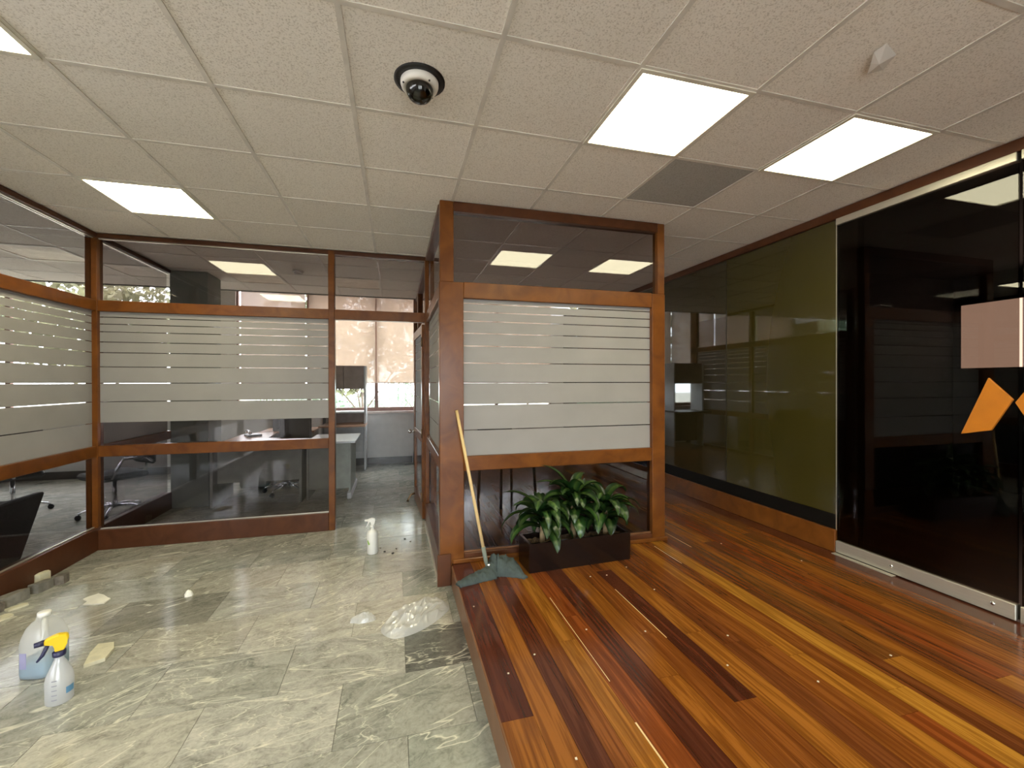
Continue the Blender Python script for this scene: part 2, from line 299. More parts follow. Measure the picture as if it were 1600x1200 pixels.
def tag(o, label, cat, group=None):
    o['label'] = label; o['category'] = cat
    if group: o['group'] = group
    return o
def struct(name, loc=(0, 0, 0)):
    o = empty(name, loc); o['kind'] = 'structure'; return o
def sbox(name, *a, **k):
    o = box(name, *a, **k); o['kind'] = 'structure'; return o
def copy_tree(o, parent=None):
    c = o.copy(); COL.objects.link(c); c.parent = parent
    for ch in list(o.children): copy_tree(ch, c)
    return c

# ------------------------------------------------------------------ floors
fl = struct('floor_marble')
box('grout_bed', -8.4, 0.40, -2.6, YW, -0.08, -0.006, 'grout', fl)
TX, TY = 0.603, 0.4115
TONES = [(1, 1, 1), (1.07, 1.06, 1.03), (0.92, 0.93, 0.92), (1.1, 1.09, 1.05), (0.97, 0.95, 0.91), (0.84, 0.86, 0.85)]
tile_n = 0
for j in range(-4, 16):
    y0 = 1.879 + TY * j; y1 = y0 + TY
    if y1 < 0.55 or y0 > YW: continue
    off = -0.257 if j % 2 == 0 else 0.046
    far = y0 > 5.0
    for i in range(-10, 2):
        x0 = off + TX * i; x1 = x0 + TX
        if x1 < -6.0 or x0 > 0.40: continue
        if x0 < -2.75 and y0 < 2.6: continue
        tile_n += 1
        xe = min(x1, 0.398)
        if xe - x0 < 0.02: continue
        dz = rnd.uniform(-0.0004, 0.0004)
        o = box('tile', x0 + 0.0012, xe - 0.0012, y0 + 0.0012, min(y1, YW) - 0.0012, -0.006, dz, 'marble', fl)
        c = rnd.choice(TONES); k = rnd.uniform(0.92, 1.06)
        if j == 1 and i == 0: c = (0.36, 0.37, 0.37)     # the one dark tile by the step
        if j == 3 and i == -3: c = (0.66, 0.65, 0.62)
        if xe - x0 < 0.36 and x0 > 0.0 and j != 1: c = (0.72, 0.76, 0.74)
        o.color = (c[0] * k, c[1] * k, c[2] * k, 1)
        if j == 1 and i == 0: o['label'] = 'dark grey marble tile'

fw = struct('floor_wood')
box('subfloor', 0.405, XR, -2.6, YW, -0.05, S - 0.012, 'sub', fw)
PLK = [(0.060, 0.015, 0.0065), (0.098, 0.027, 0.007), (0.130, 0.037, 0.007), (0.170, 0.054, 0.008), (0.205, 0.074, 0.010), (0.140, 0.033, 0.007), (0.110, 0.037, 0.008), (0.180, 0.060, 0.009), (0.245, 0.100, 0.013)]
edges = [0.400, 0.535, 0.645, 0.737, 0.815, 0.913, 1.03, 1.15, 1.26, 1.375]
while edges[-1] < XR - 0.05: edges.append(min(XR, edges[-1] + rnd.choice([0.095, 0.105, 0.115, 0.125])))
if XR - edges[-2] < 0.14: edges.pop(-2)
first = [0, 3, 0, 2, 4, 5, 0, 3, 2, 0, 7, 1, 2, 4, 2, 8, 1, 6, 3, 1, 5, 2, 3, 6, 2]
for i in range(len(edges) - 1):
    y = rnd.uniform(-0.4, 0.5) - 0.4
    if i == 0: y = -0.6
    k = 0
    while y < YW:
        ln = rnd.uniform(0.9, 2.6) if i else (2.25 if k == 0 else 2.6)
        y2 = min(YW, y + ln)
        o = box('plank', edges[i] + 0.0007, edges[i + 1] - 0.0007, y + 0.0007, y2 - 0.0007, S - 0.012, S + rnd.uniform(-0.0003, 0.0003), 'plank', fw)
        c = PLK[first[i % len(first)]] if (1.2 < (y + y2) / 2 < 3.6 or y < 1.6 < y2) else rnd.choice(PLK)
        if i == 0 and k == 0: c = PLK[3]
        if i == 0 and k == 1: c = (0.060, 0.014, 0.007)
        o.color = (*c, 1); y = y2; k += 1
for x, ya, yb, w in ((1.376, 1.97, 2.52, 0.004), (0.928, 1.75, 2.53, 0.003), (0.9135, 1.1, 1.51, 0.007), (2.05, 2.75, 3.1, 0.004), (2.33, 3.0, 3.35, 0.004)):
    box('filler_strip', x - w / 2, x + w / 2, ya, yb, S - 0.004, S + 0.0008, 'stickwood', fw)
step = sbox('trim_1', 0.392, 0.4095, -2.6, 3.16, 0.0, S - 0.001, 'fascia', bevel=0.003)

# ------------------------------------------------------------------ ceiling
GX, GY, TS = -0.808, 2.248, 0.61
LIT = [(-2, -1), (3, -1), (5, -1), (-2, 2), (-2, -4), (3, -4), (5, -4)]  # last three are unseen, added to even out the light
UNLIT = [(0, 6), (-2, 6), (-5, 5), (-4, 6), (-5, 2)]
ce = struct('ceiling')
box('plenum_deck', -8.4, XR + 0.1, -2.6, 7.12, CZ + 0.06, CZ + 0.12, 'plenum', ce)
tile_me = None
for c in range(-9, 7):
    for r in range(-6, 8):
        if (c, r) in LIT or (c, r) in UNLIT: continue
        if c < -3 and r < 1: continue
        x0, y0 = GX + TS * c, GY + TS * r
        x1 = min(x0 + TS, XR)
        if c == 6:
            o = box('tile', x0 + 0.009, x1 - 0.002, y0 + 0.009, y0 + TS - 0.009, CZ + 0.003, CZ + 0.02, 'tile', ce)
        elif tile_me is None:
            o = box('tile', -0.296, 0.296, -0.296, 0.296, 0.003, 0.02, 'tile', ce, bevel=0.003); tile_me = o.data
            o.location = (x0 + TS / 2, y0 + TS / 2, CZ)
        else:
            o = bpy.data.objects.new('tile', tile_me); COL.objects.link(o); o.parent = ce; o.location = (x0 + TS / 2, y0 + TS / 2, CZ)
        k = rnd.uniform(0.95, 1.03); o.color = (k, k, k, 1)
        if (c, r) == (4, 0): o.color = (0.50, 0.52, 0.53, 1); o['label'] = 'darker grey tile'
for c in range(-9, 8):
    x = GX + TS * c
    if x < XR - 0.02: box('main_tee', x - 0.011, x + 0.011, -2.0 if c > -4 else 2.3, 7.12, CZ - 0.001, CZ + 0.012, 'tee', ce)
for r in range(-6, 9):
    y = GY + TS * r
    box('cross_tee', XL - 0.01 if r < 1 else -6.4, XR, y - 0.011, y + 0.011, CZ - 0.0005, CZ + 0.0125, 'tee', ce)
box('ceiling_pocket', -8.4, XR + 0.1, 7.10, 7.13, CZ - 0.01, 3.42, 'plenum', ce)
box('pocket_lid', -8.4, XR + 0.1, 7.10, YW + 0.2, 3.40, 3.46, 'wallw', ce)
bm = bmesh.new()   # torn flake hanging from a tile
vs = [bm.verts.new(p) for p in ((1.90, 1.27, CZ + .002), (2.00, 1.30, CZ - .004), (2.03, 1.37, CZ - .012), (1.98, 1.40, CZ - .02), (1.93, 1.35, CZ - .018), (1.89, 1.31, CZ - .008))]
cv = bm.verts.new((1.955, 1.335, CZ - .028))
for i in range(6): bm.faces.new((vs[i], vs[(i + 1) % 6], cv))
new_obj('torn_flake', bm, 'wallw', ce)

LIT_LABEL = {(-2, -1): 'bright square ceiling panel light cut off at the upper left corner', (3, -1): 'bright square ceiling panel light, the larger one to the right of the dome camera', (5, -1): 'bright square ceiling panel light nearest the dark glass door wall',
             (-2, 2): 'bright square ceiling panel light above the left glass partition corner'}
for c, r in LIT + UNLIT:
    on = (c, r) in LIT; x0, y0 = GX + TS * c, GY + TS * r
    lab = LIT_LABEL.get((c, r)) or ('unseen ceiling panel light added to even the light, %s' % {(-2, -4): 'on the marble side', (3, -4): 'over the step', (5, -4): 'by the glass doors'}.get((c, r), ''))
    if not on:
        lab = {(0, 6): 'unlit pinkish ceiling panel above the doorway transom', (-2, 6): 'unlit pinkish ceiling panel seen through the transom glass left of the doorway', (-5, 5): 'unlit beige ceiling panel seen through the upper left pane', (-4, 6): 'unlit ceiling panel seen just right of the corner post', (-5, 2): 'unlit ceiling panel in the left office near the partition'}[(c, r)]
    t = thing('ceiling_light', lab, 'ceiling light', (x0 + TS / 2, y0 + TS / 2, CZ), group='square ceiling panels')
    bm = bmesh.new(); h, w = 0.302, 0.022
    for a in ((-h, h, -h, -h + w), (-h, h, h - w, h), (-h, -h + w, -h + w, h - w), (h - w, h, -h + w, h - w)): abox(bm, *a, -0.006, 0.03)
    new_obj('frame', bm, 'lampframe', t)
    box('diffuser', -h + w, h - w, -h + w, h - w, 0.001, 0.02, 'lamp' if on else 'unlit', t)

# dome camera
t = thing('dome_camera', 'white dome security camera with a black ring set in a ceiling tile', 'camera', (0.107, 1.975, CZ + 0.003))
lathe('trim_ring', [(0.112, 0), (0.112, -0.006), (0.084, -0.009), (0.084, 0)], 'black', t, 40)
lathe('housing', [(0.084, 0), (0.084, -0.022), (0.080, -0.034), (0.068, -0.040), (0.066, -0.038)], 'whitepl', t, 40)
lathe('dome_bubble', [(0.061, -0.036), (0.061, -0.046), (0.058, -0.060), (0.050, -0.076), (0.037, -0.088), (0.020, -0.095), (0.002, -0.097)], 'dome', t, 32)
bmx = lathe('lens_module', [(0.0, -0.036), (0.046, -0.036), (0.046, -0.05), (0.03, -0.066), (0.016, -0.078), (0.0, -0.08)][1:], 'blackpl', t, 20)
for a in (40, 200, 300):
    lathe('screw', [(0.004, -0.035), (0.004, -0.0395), (0.002, -0.0405)], 'blackpl', t, 8, cx=0.076 * math.cos(math.radians(a)), cy=0.076 * math.sin(math.radians(a)))
for loc, lab in (((-1.14, 5.714, CZ), 'small white smoke detector on the office ceiling behind the transom glass'), ((1.927, 5.731, CZ), 'small white smoke detector on the ceiling beyond the booth transom')):
    t = thing('smoke_detector', lab, 'smoke detector', loc)
    lathe('base', [(0.062, 0), (0.062, -0.012), (0.05, -0.016)], 'whitepl', t); lathe('sensor_head', [(0.05, -0.016), (0.046, -0.03), (0.03, -0.045), (0.005, -0.05)], 'whitepl', t)

# ------------------------------------------------------------------ glass partitions
GAPS = [2.108, 2.045, 1.975, 1.882, 1.785, 1.655, 1.505, 1.337, 1.144]
Z_TR0, Z_TR1, Z_MR0, Z_MR1, Z_TOP = 2.157, 2.257, 0.840, 0.940, 2.818
def bay(root, axis, pos, a0, a1, zb, film_bottom, side, th=0.045, top_glass=True, low='pane_low'):
    """panes and frosted bands of one bay between posts; axis 'x' runs along X at Y=pos; side = +-1 where the film sits"""
    def b(name, u0, u1, d0, d1, z0, z1, m, bev=0):
        if axis == 'x': return box(name, u0, u1, pos + d0, pos + d1, z0, z1, m, root, bev)
        return box(name, pos + d0, pos + d1, u0, u1, z0, z1, m, root, bev)
    b('glass_pane', a0, a1, -0.003, 0.003, zb, Z_MR0, low); b('glass_pane', a0, a1, -0.003, 0.003, Z_MR1, Z_TR0, 'pane')
    if top_glass: b('glass_pane', a0, a1, -0.003, 0.003, Z_TR1, Z_TOP, 'pane')
    zs = [2.157] + GAPS + [film_bottom]
    for i in range(len(zs) - 1):
        z1 = zs[i] - (0.004 if i else 0.0); z0 = zs[i + 1] + (0.004 if i < len(zs) - 2 else 0)
        if zs[i] <= film_bottom + 0.01: break
        if z0 < film_bottom: z0 = film_bottom
        b('frosted_band', a0, a1, side * 0.0035, side * 0.0055, z0, z1, 'film')
def member(root, name, axis, pos, a0, a1, z0, z1, th, m='frame', bev=0.004, th2=None):
    t2 = th if th2 is None else th2
    if axis == 'x': return box(name, a0, a1, pos - th, pos + t2, z0, z1, m, root, bev)
    return box(name, pos - th, pos + t2, a0, a1, z0, z1, m, root, bev)
def beads(root, axis, pos, a0, a1, z, side, m='metal'):
    if axis == 'x': box('glazing_bead', a0, a1, pos + side * 0.006, pos + side * 0.02, z, z + 0.008, m, root)
    else: box('glazing_bead', pos + side * 0.006, pos + side * 0.02, a0, a1, z, z + 0.008, m, root)

# left wall: runs along Y at X = XL
wl = struct('wall_left')
LB = [(-2.55, -0.90), (-0.82, 0.92), (1.00, 2.72), (2.80, YB - 0.045)]
for a0, a1 in LB: bay(wl, 'y', XL, a0, a1, 0.205, 0.940, 1)
for y in (-0.86, 0.96, 2.76): member(wl, 'post', 'y', XL, y - 0.04, y + 0.04, 0, CZ, 0.045)
member(wl, 'top_rail', 'y', XL, -2.6, YB, Z_TOP, CZ - 0.002, 0.05, 'base')
member(wl, 'transom_rail', 'y', XL, -2.6, YB, Z_TR0, Z_TR1, 0.04); member(wl, 'mid_rail', 'y', XL, -2.6, YB, Z_MR0, Z_MR1, 0.04)
member(wl, 'base_rail', 'y', XL, -2.6, YB, 0, 0.205, 0.05, 'base')
for a0, a1 in LB: beads(wl, 'y', XL, a0, a1, 0.205, 1); beads(wl, 'y', XL, a0, a1, Z_TOP - 0.008, 1); beads(wl, 'y', XL, a0, a1, Z_TOP - 0.008, -1)
box('post', XL - 0.045, XL + 0.045, YB - 0.045, YB + 0.045, 0, CZ, 'frame', wl, 0.004)

# back wall: runs along X at Y = YB, doorway at its right end
wb = struct('wall_back')
bay(wb, 'x', YB, XL + 0.045, -0.662, 0.182, 1.148, -1)
member(wb, 'base_rail', 'x', YB, XL + 0.045, -0.662, 0, 0.182, 0.05, 'base'); member(wb, 'mid_rail', 'x', YB, XL + 0.045, -0.662, Z_MR0, Z_MR1, 0.04)
member(wb, 'transom_rail', 'x', YB, XL + 0.045, X1 - 0.04, Z_TR0, Z_TR1, 0.04); member(wb, 'top_rail', 'x', YB, XL + 0.045, X1 - 0.04, Z_TOP, CZ - 0.002, 0.045, 'base')
member(wb, 'post', 'x', YB, -0.662, -0.602, 0, CZ - 0.003, 0.046)
member(wb, 'door_jamb', 'x', YB, 0.305, X1 - 0.01, 0, CZ - 0.003, 0.05)
box('glass_pane', -0.602, 0.305, YB - 0.003, YB + 0.003, Z_TR1, Z_TOP, 'pane', wb)
beads(wb, 'x', YB, XL + 0.045, -0.662, 0.182, -1); beads(wb, 'x', YB, XL + 0.045, -0.662, Z_TOP - 0.008, -1)

# booth: left side along Y at X1 (marble side), front along X at YF on the platform
ws = struct('wall_booth_side')
bay(ws, 'y', X1, YF + 0.045, YB - 0.055, 0.205, 0.940, -1)
for a0, a1 in ((YB + 0.05, 6.48), (6.56, 8.0)): bay(ws, 'y', X1, a0, a1, 0.205, 0.940, 1)
member(ws, 'base_rail', 'y', X1, YF + 0.045, YB - 0.05, 0, 0.205, 0.05, 'base'); member(ws, 'base_rail', 'y', X1, YB + 0.05, YW, 0, 0.205, 0.04, 'base')
for a0, a1 in ((YF + 0.045, YB - 0.05), (YB + 0.05, YW - 0.15)):
    member(ws, 'mid_rail', 'y', X1, a0, a1, Z_MR0, Z_MR1, 0.04); member(ws, 'transom_rail', 'y', X1, a0, a1, Z_TR0, Z_TR1, 0.04); member(ws, 'top_rail', 'y', X1, a0, min(a1, 7.1), Z_TOP, CZ - 0.002, 0.045, 'base')
member(ws, 'post', 'y', X1, 6.48, 6.56, 0, CZ - 0.003, 0.04); member(ws, 'post', 'y', X1, 8.0, 8.2, 0, 3.39, 0.04)
box('glazing_bead', X1 - 0.062, X1 - 0.05, YF + 0.05, YB - 0.06, 0, 0.02, 'metal', ws)

wf = struct('wall_booth_front')
box('post', X1 - 0.045, X1 + 0.135, YF - 0.045, YF + 0.045, 0.0, Z_TR1, 'frame', wf, 0.004)
box('post', X1 - 0.04, X1 + 0.062, YF - 0.04, YF + 0.04, Z_TR1, CZ - 0.003, 'frame', wf, 0.004)
box('plinth_block', X1 - 0.065, X1 + 0.036, YF - 0.062, YF - 0.0455, 0.0, 0.235, 'base', wf, 0.004)
box('post', 2.10, X2 - 0.025, YF - 0.045, YF + 0.045, S, Z_TR1, 'frame', wf, 0.004); box('post', 2.155, X2 - 0.025, YF - 0.04, YF + 0.04, Z_TR1, CZ - 0.003, 'frame', wf, 0.004)
A0, A1 = X1 + 0.135, 2.10
bay(wf, 'x', YF, A0, A1, 0.222, 0.950, -1, top_glass=False, low='pane_booth')
box('glass_pane', X1 + 0.062, 2.155, YF - 0.003, YF + 0.003, Z_TR1, 2.785, 'pane', wf)
member(wf, 'transom_rail', 'x', YF, A0, A1, 2.140, Z_TR1 + 0.005, 0.04); member(wf, 'mid_rail', 'x', YF, A0, A1, Z_MR0, 0.950, 0.04)
member(wf, 'top_rail', 'x', YF, X1 + 0.062, 2.155, 2.785, CZ - 0.002, 0.042, 'base'); member(wf, 'base_rail', 'x', YF, A0, A1, S, 0.222, 0.04, 'base')
box('quarter_round', X1 + 0.05, X2 - 0.01, YF - 0.062, YF - 0.045, S, S + 0.032, 'frame', wf, 0.005)
box('glazing_bead', A0, A1, YF - 0.02, YF - 0.006, 0.222, 0.232, 'fascia', wf)

# office divider behind the corner post, and the column it runs into
wd = struct('wall_divider')
bay(wd, 'y', XL, YB + 0.045, 6.02, 0.205, 0.940, 1)
member(wd, 'base_rail', 'y', XL, YB + 0.045, 6.03, 0, 0.205, 0.045, 'base'); member(wd, 'mid_rail', 'y', XL, YB + 0.045, 6.03, Z_MR0, Z_MR1, 0.04); member(wd, 'transom_rail', 'y', XL, YB + 0.045, 6.03, Z_TR0, Z_TR1, 0.04); member(wd, 'top_rail', 'y', XL, YB + 0.045, 6.03, Z_TOP, CZ - 0.002, 0.045, 'base')
beads(wd, 'y', XL, YB + 0.045, 6.03, Z_TOP - 0.012, 1)
co = sbox('column_office', -2.61, -2.21, 6.03, 6.43, 0, CZ - 0.003, 'column', bevel=0.006)

# ------------------------------------------------------------------ door leaf standing open into the office
dr = struct('door_1', (0.295, YB + 0.052, 0)); dr.rotation_euler = (0, 0, math.radians(93.2))
DW = 0.90
def dbox(n, u0, u1, z0, z1, m, d=0.019, bev=0.003, par=None): return box(n, u0, u1, -d, d, z0, z1, m, par or dr, bev)
dbox('stile', 0, 0.075, 0.01, 2.145, 'frame'); dbox('stile', DW - 0.075, DW, 0.01, 2.145, 'frame')
dbox('top_rail', 0.075, DW - 0.075, 2.05, 2.145, 'frame'); dbox('mid_rail', 0.075, DW - 0.075, 0.84, 0.94, 'frame'); dbox('bottom_rail', 0.075, DW - 0.075, 0.01, 0.18, 'frame')
dbox('glass_pane', 0.075, DW - 0.075, 0.94, 2.05, 'pane', 0.003, 0); dbox('glass_pane', 0.075, DW - 0.075, 0.18, 0.84, 'pane', 0.003, 0)
zs = [2.05] + [g for g in GAPS if g < 2.04] + [0.94]
for i in range(len(zs) - 1): box('frosted_band', 0.075, DW - 0.075, 0.0035, 0.0055, zs[i + 1] + 0.004, zs[i] - 0.004, 'film', dr)
for s in (1, -1):
    kb = lathe('door_knob', [(0.012, 0), (0.03, 0.003), (0.03, 0.008), (0.012, 0.012), (0.011, 0.035), (0.024, 0.042), (0.029, 0.056), (0.024, 0.07), (0.006, 0.076)], 'chrome', dr, 20)
    kb.rotation_euler = (math.radians(-90 * s), 0, 0); kb.location = (DW - 0.05, 0.019 * s, 0.885)
tube('door_holder', [(DW - 0.1, 0.02, 0.10), (DW - 0.1, 0.07, 0.085), (DW - 0.1, 0.10, 0.03), (DW - 0.1, 0.11, 0.003)], [0.014, 0.012, 0.012, 0.018], 'bronze', dr)
for z in (0.25, 0.95, 1.95): tube('hinge', [(-0.004, 0.022, z - 0.05), (-0.004, 0.022, z + 0.05)], 0.008, 'bronze', dr, 8)

# ------------------------------------------------------------------ window wall at the back
wn = struct('wall_window')
box('low_wall', -8.4, XR + 0.1, YW, YW + 0.16, 0, 0.94, 'wall', wn); box('head_wall', -8.4, XR + 0.1, YW, YW + 0.16, 3.2, 3.45, 'wallw', wn)
box('wall_panel', 3.1, XR + 0.1, YW, YW + 0.16, 0.94, 3.2, 'wall', wn); box('wall_panel', -3.45, -2.65, YW, YW + 0.16, 0.94, 3.2, 'wallw', wn)
sbox('baseboard_back', -8.3, 0.3, YW - 0.018, YW, 0, 0.12, 'darkstrip')
wi = 0
for x0, x1 in ((1.95, 3.1), (0.8, 1.95), (-0.35, 0.8), (-1.5, -0.35), (-2.65, -1.5), (-4.60, -3.45), (-5.75, -4.60), (-6.90, -5.75), (-8.05, -6.90)):
    wi += 1; w = struct('window_%d' % wi)
    bm = bmesh.new(); f = 0.032
    for a in ((x0, x0 + f, 0.98, 3.2), (x1 - f, x1, 0.98, 3.2), (x0 + f, x1 - f, 0.98, 1.05), (x0 + f, x1 - f, 3.15, 3.2)): abox(bm, a[0], a[1], YW + 0.03, YW + 0.09, a[2], a[3])
    new_obj('window_frame', bm, 'alu_frame', w); box('pane', x0 + f, x1 - f, YW + 0.055, YW + 0.061, 1.05, 3.15, 'pane_clear', w)
    box('sill', x0, x1, YW - 0.06, YW + 0.14, 0.94, 0.98, 'sill', w)
BL = [('beige roller blind on the window at the far right behind the booth', 1.96, 3.08), ('beige roller blind behind the booth, over the middle window', 0.81, 1.94), ('beige roller blind behind the open door, right half of the doorway view', -0.34, 0.79), ('beige roller blind straight behind the doorway, above the brown shelf unit', -1.49, -0.36), ('beige roller blind left of the doorway, seen above the frosted film', -2.56, -1.55)]
for lab, x0, x1 in BL:
    t = thing('roller_blind', lab, 'blind', ((x0 + x1) / 2, YW - 0.03, 3.2), group='beige roller blinds on the window wall'); h = (x1 - x0) / 2
    box('fabric', -h, h, -0.0008, 0.0008, -1.69, 0.0, 'blind', t); tube('bottom_bar', [(-h, 0, -1.695), (h, 0, -1.695)], 0.009, 'sill', t, 8)
    tube('roller', [(-h, 0.0, 0.02), (h, 0.0, 0.02)], 0.025, 'hutchgrey', t, 12)
sbox('wall_office_end', -8.5, -8.4, 2.0, YW + 0.16, 0, 3.45, 'wall'); sbox('wall_office_front', -8.4, XL - 0.05, 1.95, 2.05, 0, CZ + 0.06, 'wall')
wfr = struct('wall_front')
box('pier', XL - 0.1, -1.2, -2.7, -2.6, 0, CZ + 0.06, 'wallw', wfr); box('pier', 1.4, XR + 0.1, -2.7, -2.6, 0, CZ + 0.06, 'wallw', wfr); box('lintel', -1.2, 1.4, -2.7, -2.6, 2.3, CZ + 0.06, 'wallw', wfr)
w10 = struct('window_10'); box('glass_pane', -1.2, 1.4, -2.655, -2.645, 0.0, 2.3, 'pane_clear', w10)  # unseen opening, added to light the fronts of the frames
for x in (-1.2, 0.07, 1.34): box('mullion', x, x + 0.06, -2.69, -2.61, 0, 2.3, 'frame', w10)
sbox('bounce_ground_front', -12, 14, -30, -2.72, -0.2, -0.05, 'paving')  # unseen ground, added to bounce light in through the opening

# ------------------------------------------------------------------ right wall
wr = struct('wall_right')
box('backing', XR + 0.012, XR + 0.10, 2.604, YW, S, CZ + 0.06, 'darkwall', wr)
for y0, y1, m in ((2.612, 3.775, 'olive'), (3.785, 4.95, 'brown'), (4.96, 6.1, 'brown'), (6.11, 7.2, 'brown'), (7.21, YW, 'brown')):
    box('glass_panel', XR, XR + 0.011, y0, y1, 0.455, 2.785, m, wr)
box('recess_strip', XR + 0.004, XR + 0.011, 2.604, YW, 0.33, 0.455, 'recess', wr)
box('joint_strip', XR + 0.004, XR + 0.011, 3.775, 3.785, 0.455, 2.785, 'black', wr)
box('edge_trim', XR - 0.002, XR + 0.012, 2.604, 2.612, 0.33, 2.785, 'metal', wr)
sbox('baseboard_right', XR - 0.022, XR + 0.01, 2.604, YW, S, 0.333, 'frame', bevel=0.003)
sbox('trim_2', XR - 0.02, XR + 0.03, -2.6, YW, 2.79, CZ - 0.002, 'base', bevel=0.003)

def glass_door(name, y0, y1, plate):
    d = struct(name)
    box('glass_pane', XR - 0.006, XR + 0.006, y0 + 0.004, y1 - 0.004, 0.175, 2.78, 'pane_dark', d)
    box('top_rail', XR - 0.022, XR + 0.022, y0 + 0.004, y1 - 0.004, 2.738, 2.79, 'metal', d, 0.003)
    box('bottom_rail', XR - 0.022, XR + 0.022, y0 + 0.004, y1 - 0.004, S + 0.008, S + 0.098, 'metal', d, 0.003)
    for yy in (y0 + 0.10, y1 - 0.40):
        s = lathe('screw', [(0.012, 0), (0.010, 0.004), (0.003, 0.006)], 'chrome', d, 12); s.rotation_euler = (0, math.radians(-90), 0); s.location = (XR - 0.022, yy, S + 0.06)
    if plate: box('floor_plate', XR - 0.065, XR - 0.023, y1 - 0.43, y1 - 0.004, S, S + 0.005, 'metal', d, 0.001)
    return d
glass_door('door_2', 1.575, 2.604, True); glass_door('door_3', 0.54, 1.565, False); glass_door('door_4', -0.5, 0.53, False)
sbox('wall_beside_doors', XR, XR + 0.1, -2.6, -0.51, S, CZ, 'wall')
jb = sbox('trim_3', XR + 0.02, XR + 0.08, 2.46, 2.600, S, 2.79, 'darkstrip')
sbox('wall_meeting_back', 7.2, 7.3, -2.6, 4.1, S, CZ, 'darkwall'); sbox('wall_meeting_far', XR + 0.1, 7.2, 4.0, 4.1, S, CZ, 'darkwall'); sbox('wall_meeting_near', XR + 0.1, 7.2, -2.7, -2.6, S, CZ, 'darkwall')
sbox('ceiling_meeting', XR + 0.05, 7.4, -2.8, 4.2, CZ, CZ + 0.1, 'darkwall'); sbox('floor_meeting', XR + 0.001, 7.4, -2.8, 4.2, S - 0.05, S - 0.001, 'darkstrip')
t = thing('roller_blind', 'pinkish blind with a painted glow at the back of the dark meeting room', 'blind', (7.17, 3.40, 1.66))
box('fabric', -0.004, 0.004, -1.6, 0.5, 0.02, 0.84, 'conblind', t); tube('bottom_bar', [(0, -1.6, 0.012), (0, 0.5, 0.012)], 0.012, 'darkstrip', t, 8); box('headbox', -0.03, 0.03, -1.62, 0.52, 0.84, 0.90, 'darkstrip', t)
# orange emblem fixed to the glass
t = thing('emblem', 'orange angular emblem mounted on the dark glass door', 'sign', (XR - 0.007, 1.62, 1.39))
def yz(pts): return [(0, y - 1.62, z - 1.39) for y, z in pts]
prism('emblem_wing', yz([(1.696, 1.529), (1.592, 1.405), (1.684, 1.222), (1.822, 1.186)]), (-0.016, 0, 0), 'orange', t, 0.002)
prism('emblem_wing', yz([(1.583, 1.388), (1.50, 1.53), (1.37, 1.34), (1.49, 1.20)]), (-0.016, 0, 0), 'orange', t, 0.002)

# ------------------------------------------------------------------ planter and dracaenas
PX0, PX1, PY0, PY1, PH = 0.90, 1.72, 2.905, 3.135, 0.205
t = thing('planter_box', 'long dark brown rectangular planter standing on the wood floor before the glass', 'planter', ((PX0 + PX1) / 2, (PY0 + PY1) / 2, S), math.radians(2.5))
hx, hy, w = (PX1 - PX0) / 2, (PY1 - PY0) / 2, 0.022
bm = bmesh.new(); abox(bm, -hx, hx, -hy, -hy + w, 0, PH); abox(bm, -hx, hx, hy - w, hy, 0, PH); abox(bm, -hx, -hx + w, -hy + w, hy - w, 0, PH); abox(bm, hx - w, hx, -hy + w, hy - w, 0, PH); abox(bm, -hx + w, hx - w, -hy + w, hy - w, 0, 0.02)
new_obj('box_body', bm, 'planter', t)
bm = bmesh.new(); nx, ny = 40, 12; g = [[bm.verts.new((-hx + w + (2 * hx - 2 * w) * i / nx, -hy + w + (2 * hy - 2 * w) * j / ny, 0.165 + 0.02 * noise.noise(Vector((i * .9, j * .9, 3))))) for j in range(ny + 1)] for i in range(nx + 1)]
for i in range(nx):
    for j in range(ny): bm.faces.new((g[i][j], g[i + 1][j], g[i + 1][j + 1], g[i][j + 1]))
new_obj('bark_mulch', bm, 'mulch', t, kind='stuff')

def leaf(parent, base, az, el, length, width, droop, roll=0.0):
    """arched strap leaf"""
    bm = bmesh.new(); uvl = bm.loops.layers.uv.new('UVMap'); n = 9
    d = Vector((math.cos(az) * math.cos(el), math.sin(az) * math.cos(el), math.sin(el))); p = Vector(base); rows = []
    side = Vector((-math.sin(az), math.cos(az), 0)); ang = el
    for i in range(n + 1):
        s = i / n; ws = width * (0.34 + 0.66 * math.sin(math.pi * min(1, s * 1.25 + 0.02)) ** 0.8 if s < 0.42 else math.cos((s - 0.42) / 0.58 * math.pi / 2) ** 0.75 if s < 1 else 0.02)
        ws = max(ws, 0.0015)
        d = Vector((math.cos(az) * math.cos(ang), math.sin(az) * math.cos(ang), math.sin(ang))); up = side.cross(d)
        sd = (side * math.cos(roll * s) + up * math.sin(roll * s)); fold = 0.18 * ws
        rows.append([bm.verts.new(p - sd * ws / 2 + up * fold * -1), bm.verts.new(p - sd * ws / 4), bm.verts.new(p - up * fold), bm.verts.new(p + sd * ws / 4), bm.verts.new(p + sd * ws / 2 - up * fold)])
        p = p + d * length / n; ang -= droop / n * (0.5 + 1.2 * s)
    lim = 3.165 - parent.location.y
    for rr in rows:
        for v in rr:
            if v.co.y > lim - 0.06: v.co.y = lim - 0.06 + 0.06 * math.tanh((v.co.y - lim + 0.06) / 0.06)
    for i in range(n):
        for k in range(4):
            f = bm.faces.new((rows[i][k], rows[i][k + 1], rows[i + 1][k + 1], rows[i + 1][k]))
            for lp, (uu, vv) in zip(f.loops, ((k, i), (k + 1, i), (k + 1, i + 1), (k, i + 1))): lp[uvl].uv = (uu / 4, vv / n)
    return new_obj('leaf', bm, 'leaf', parent, True)
LR = random.Random(21)
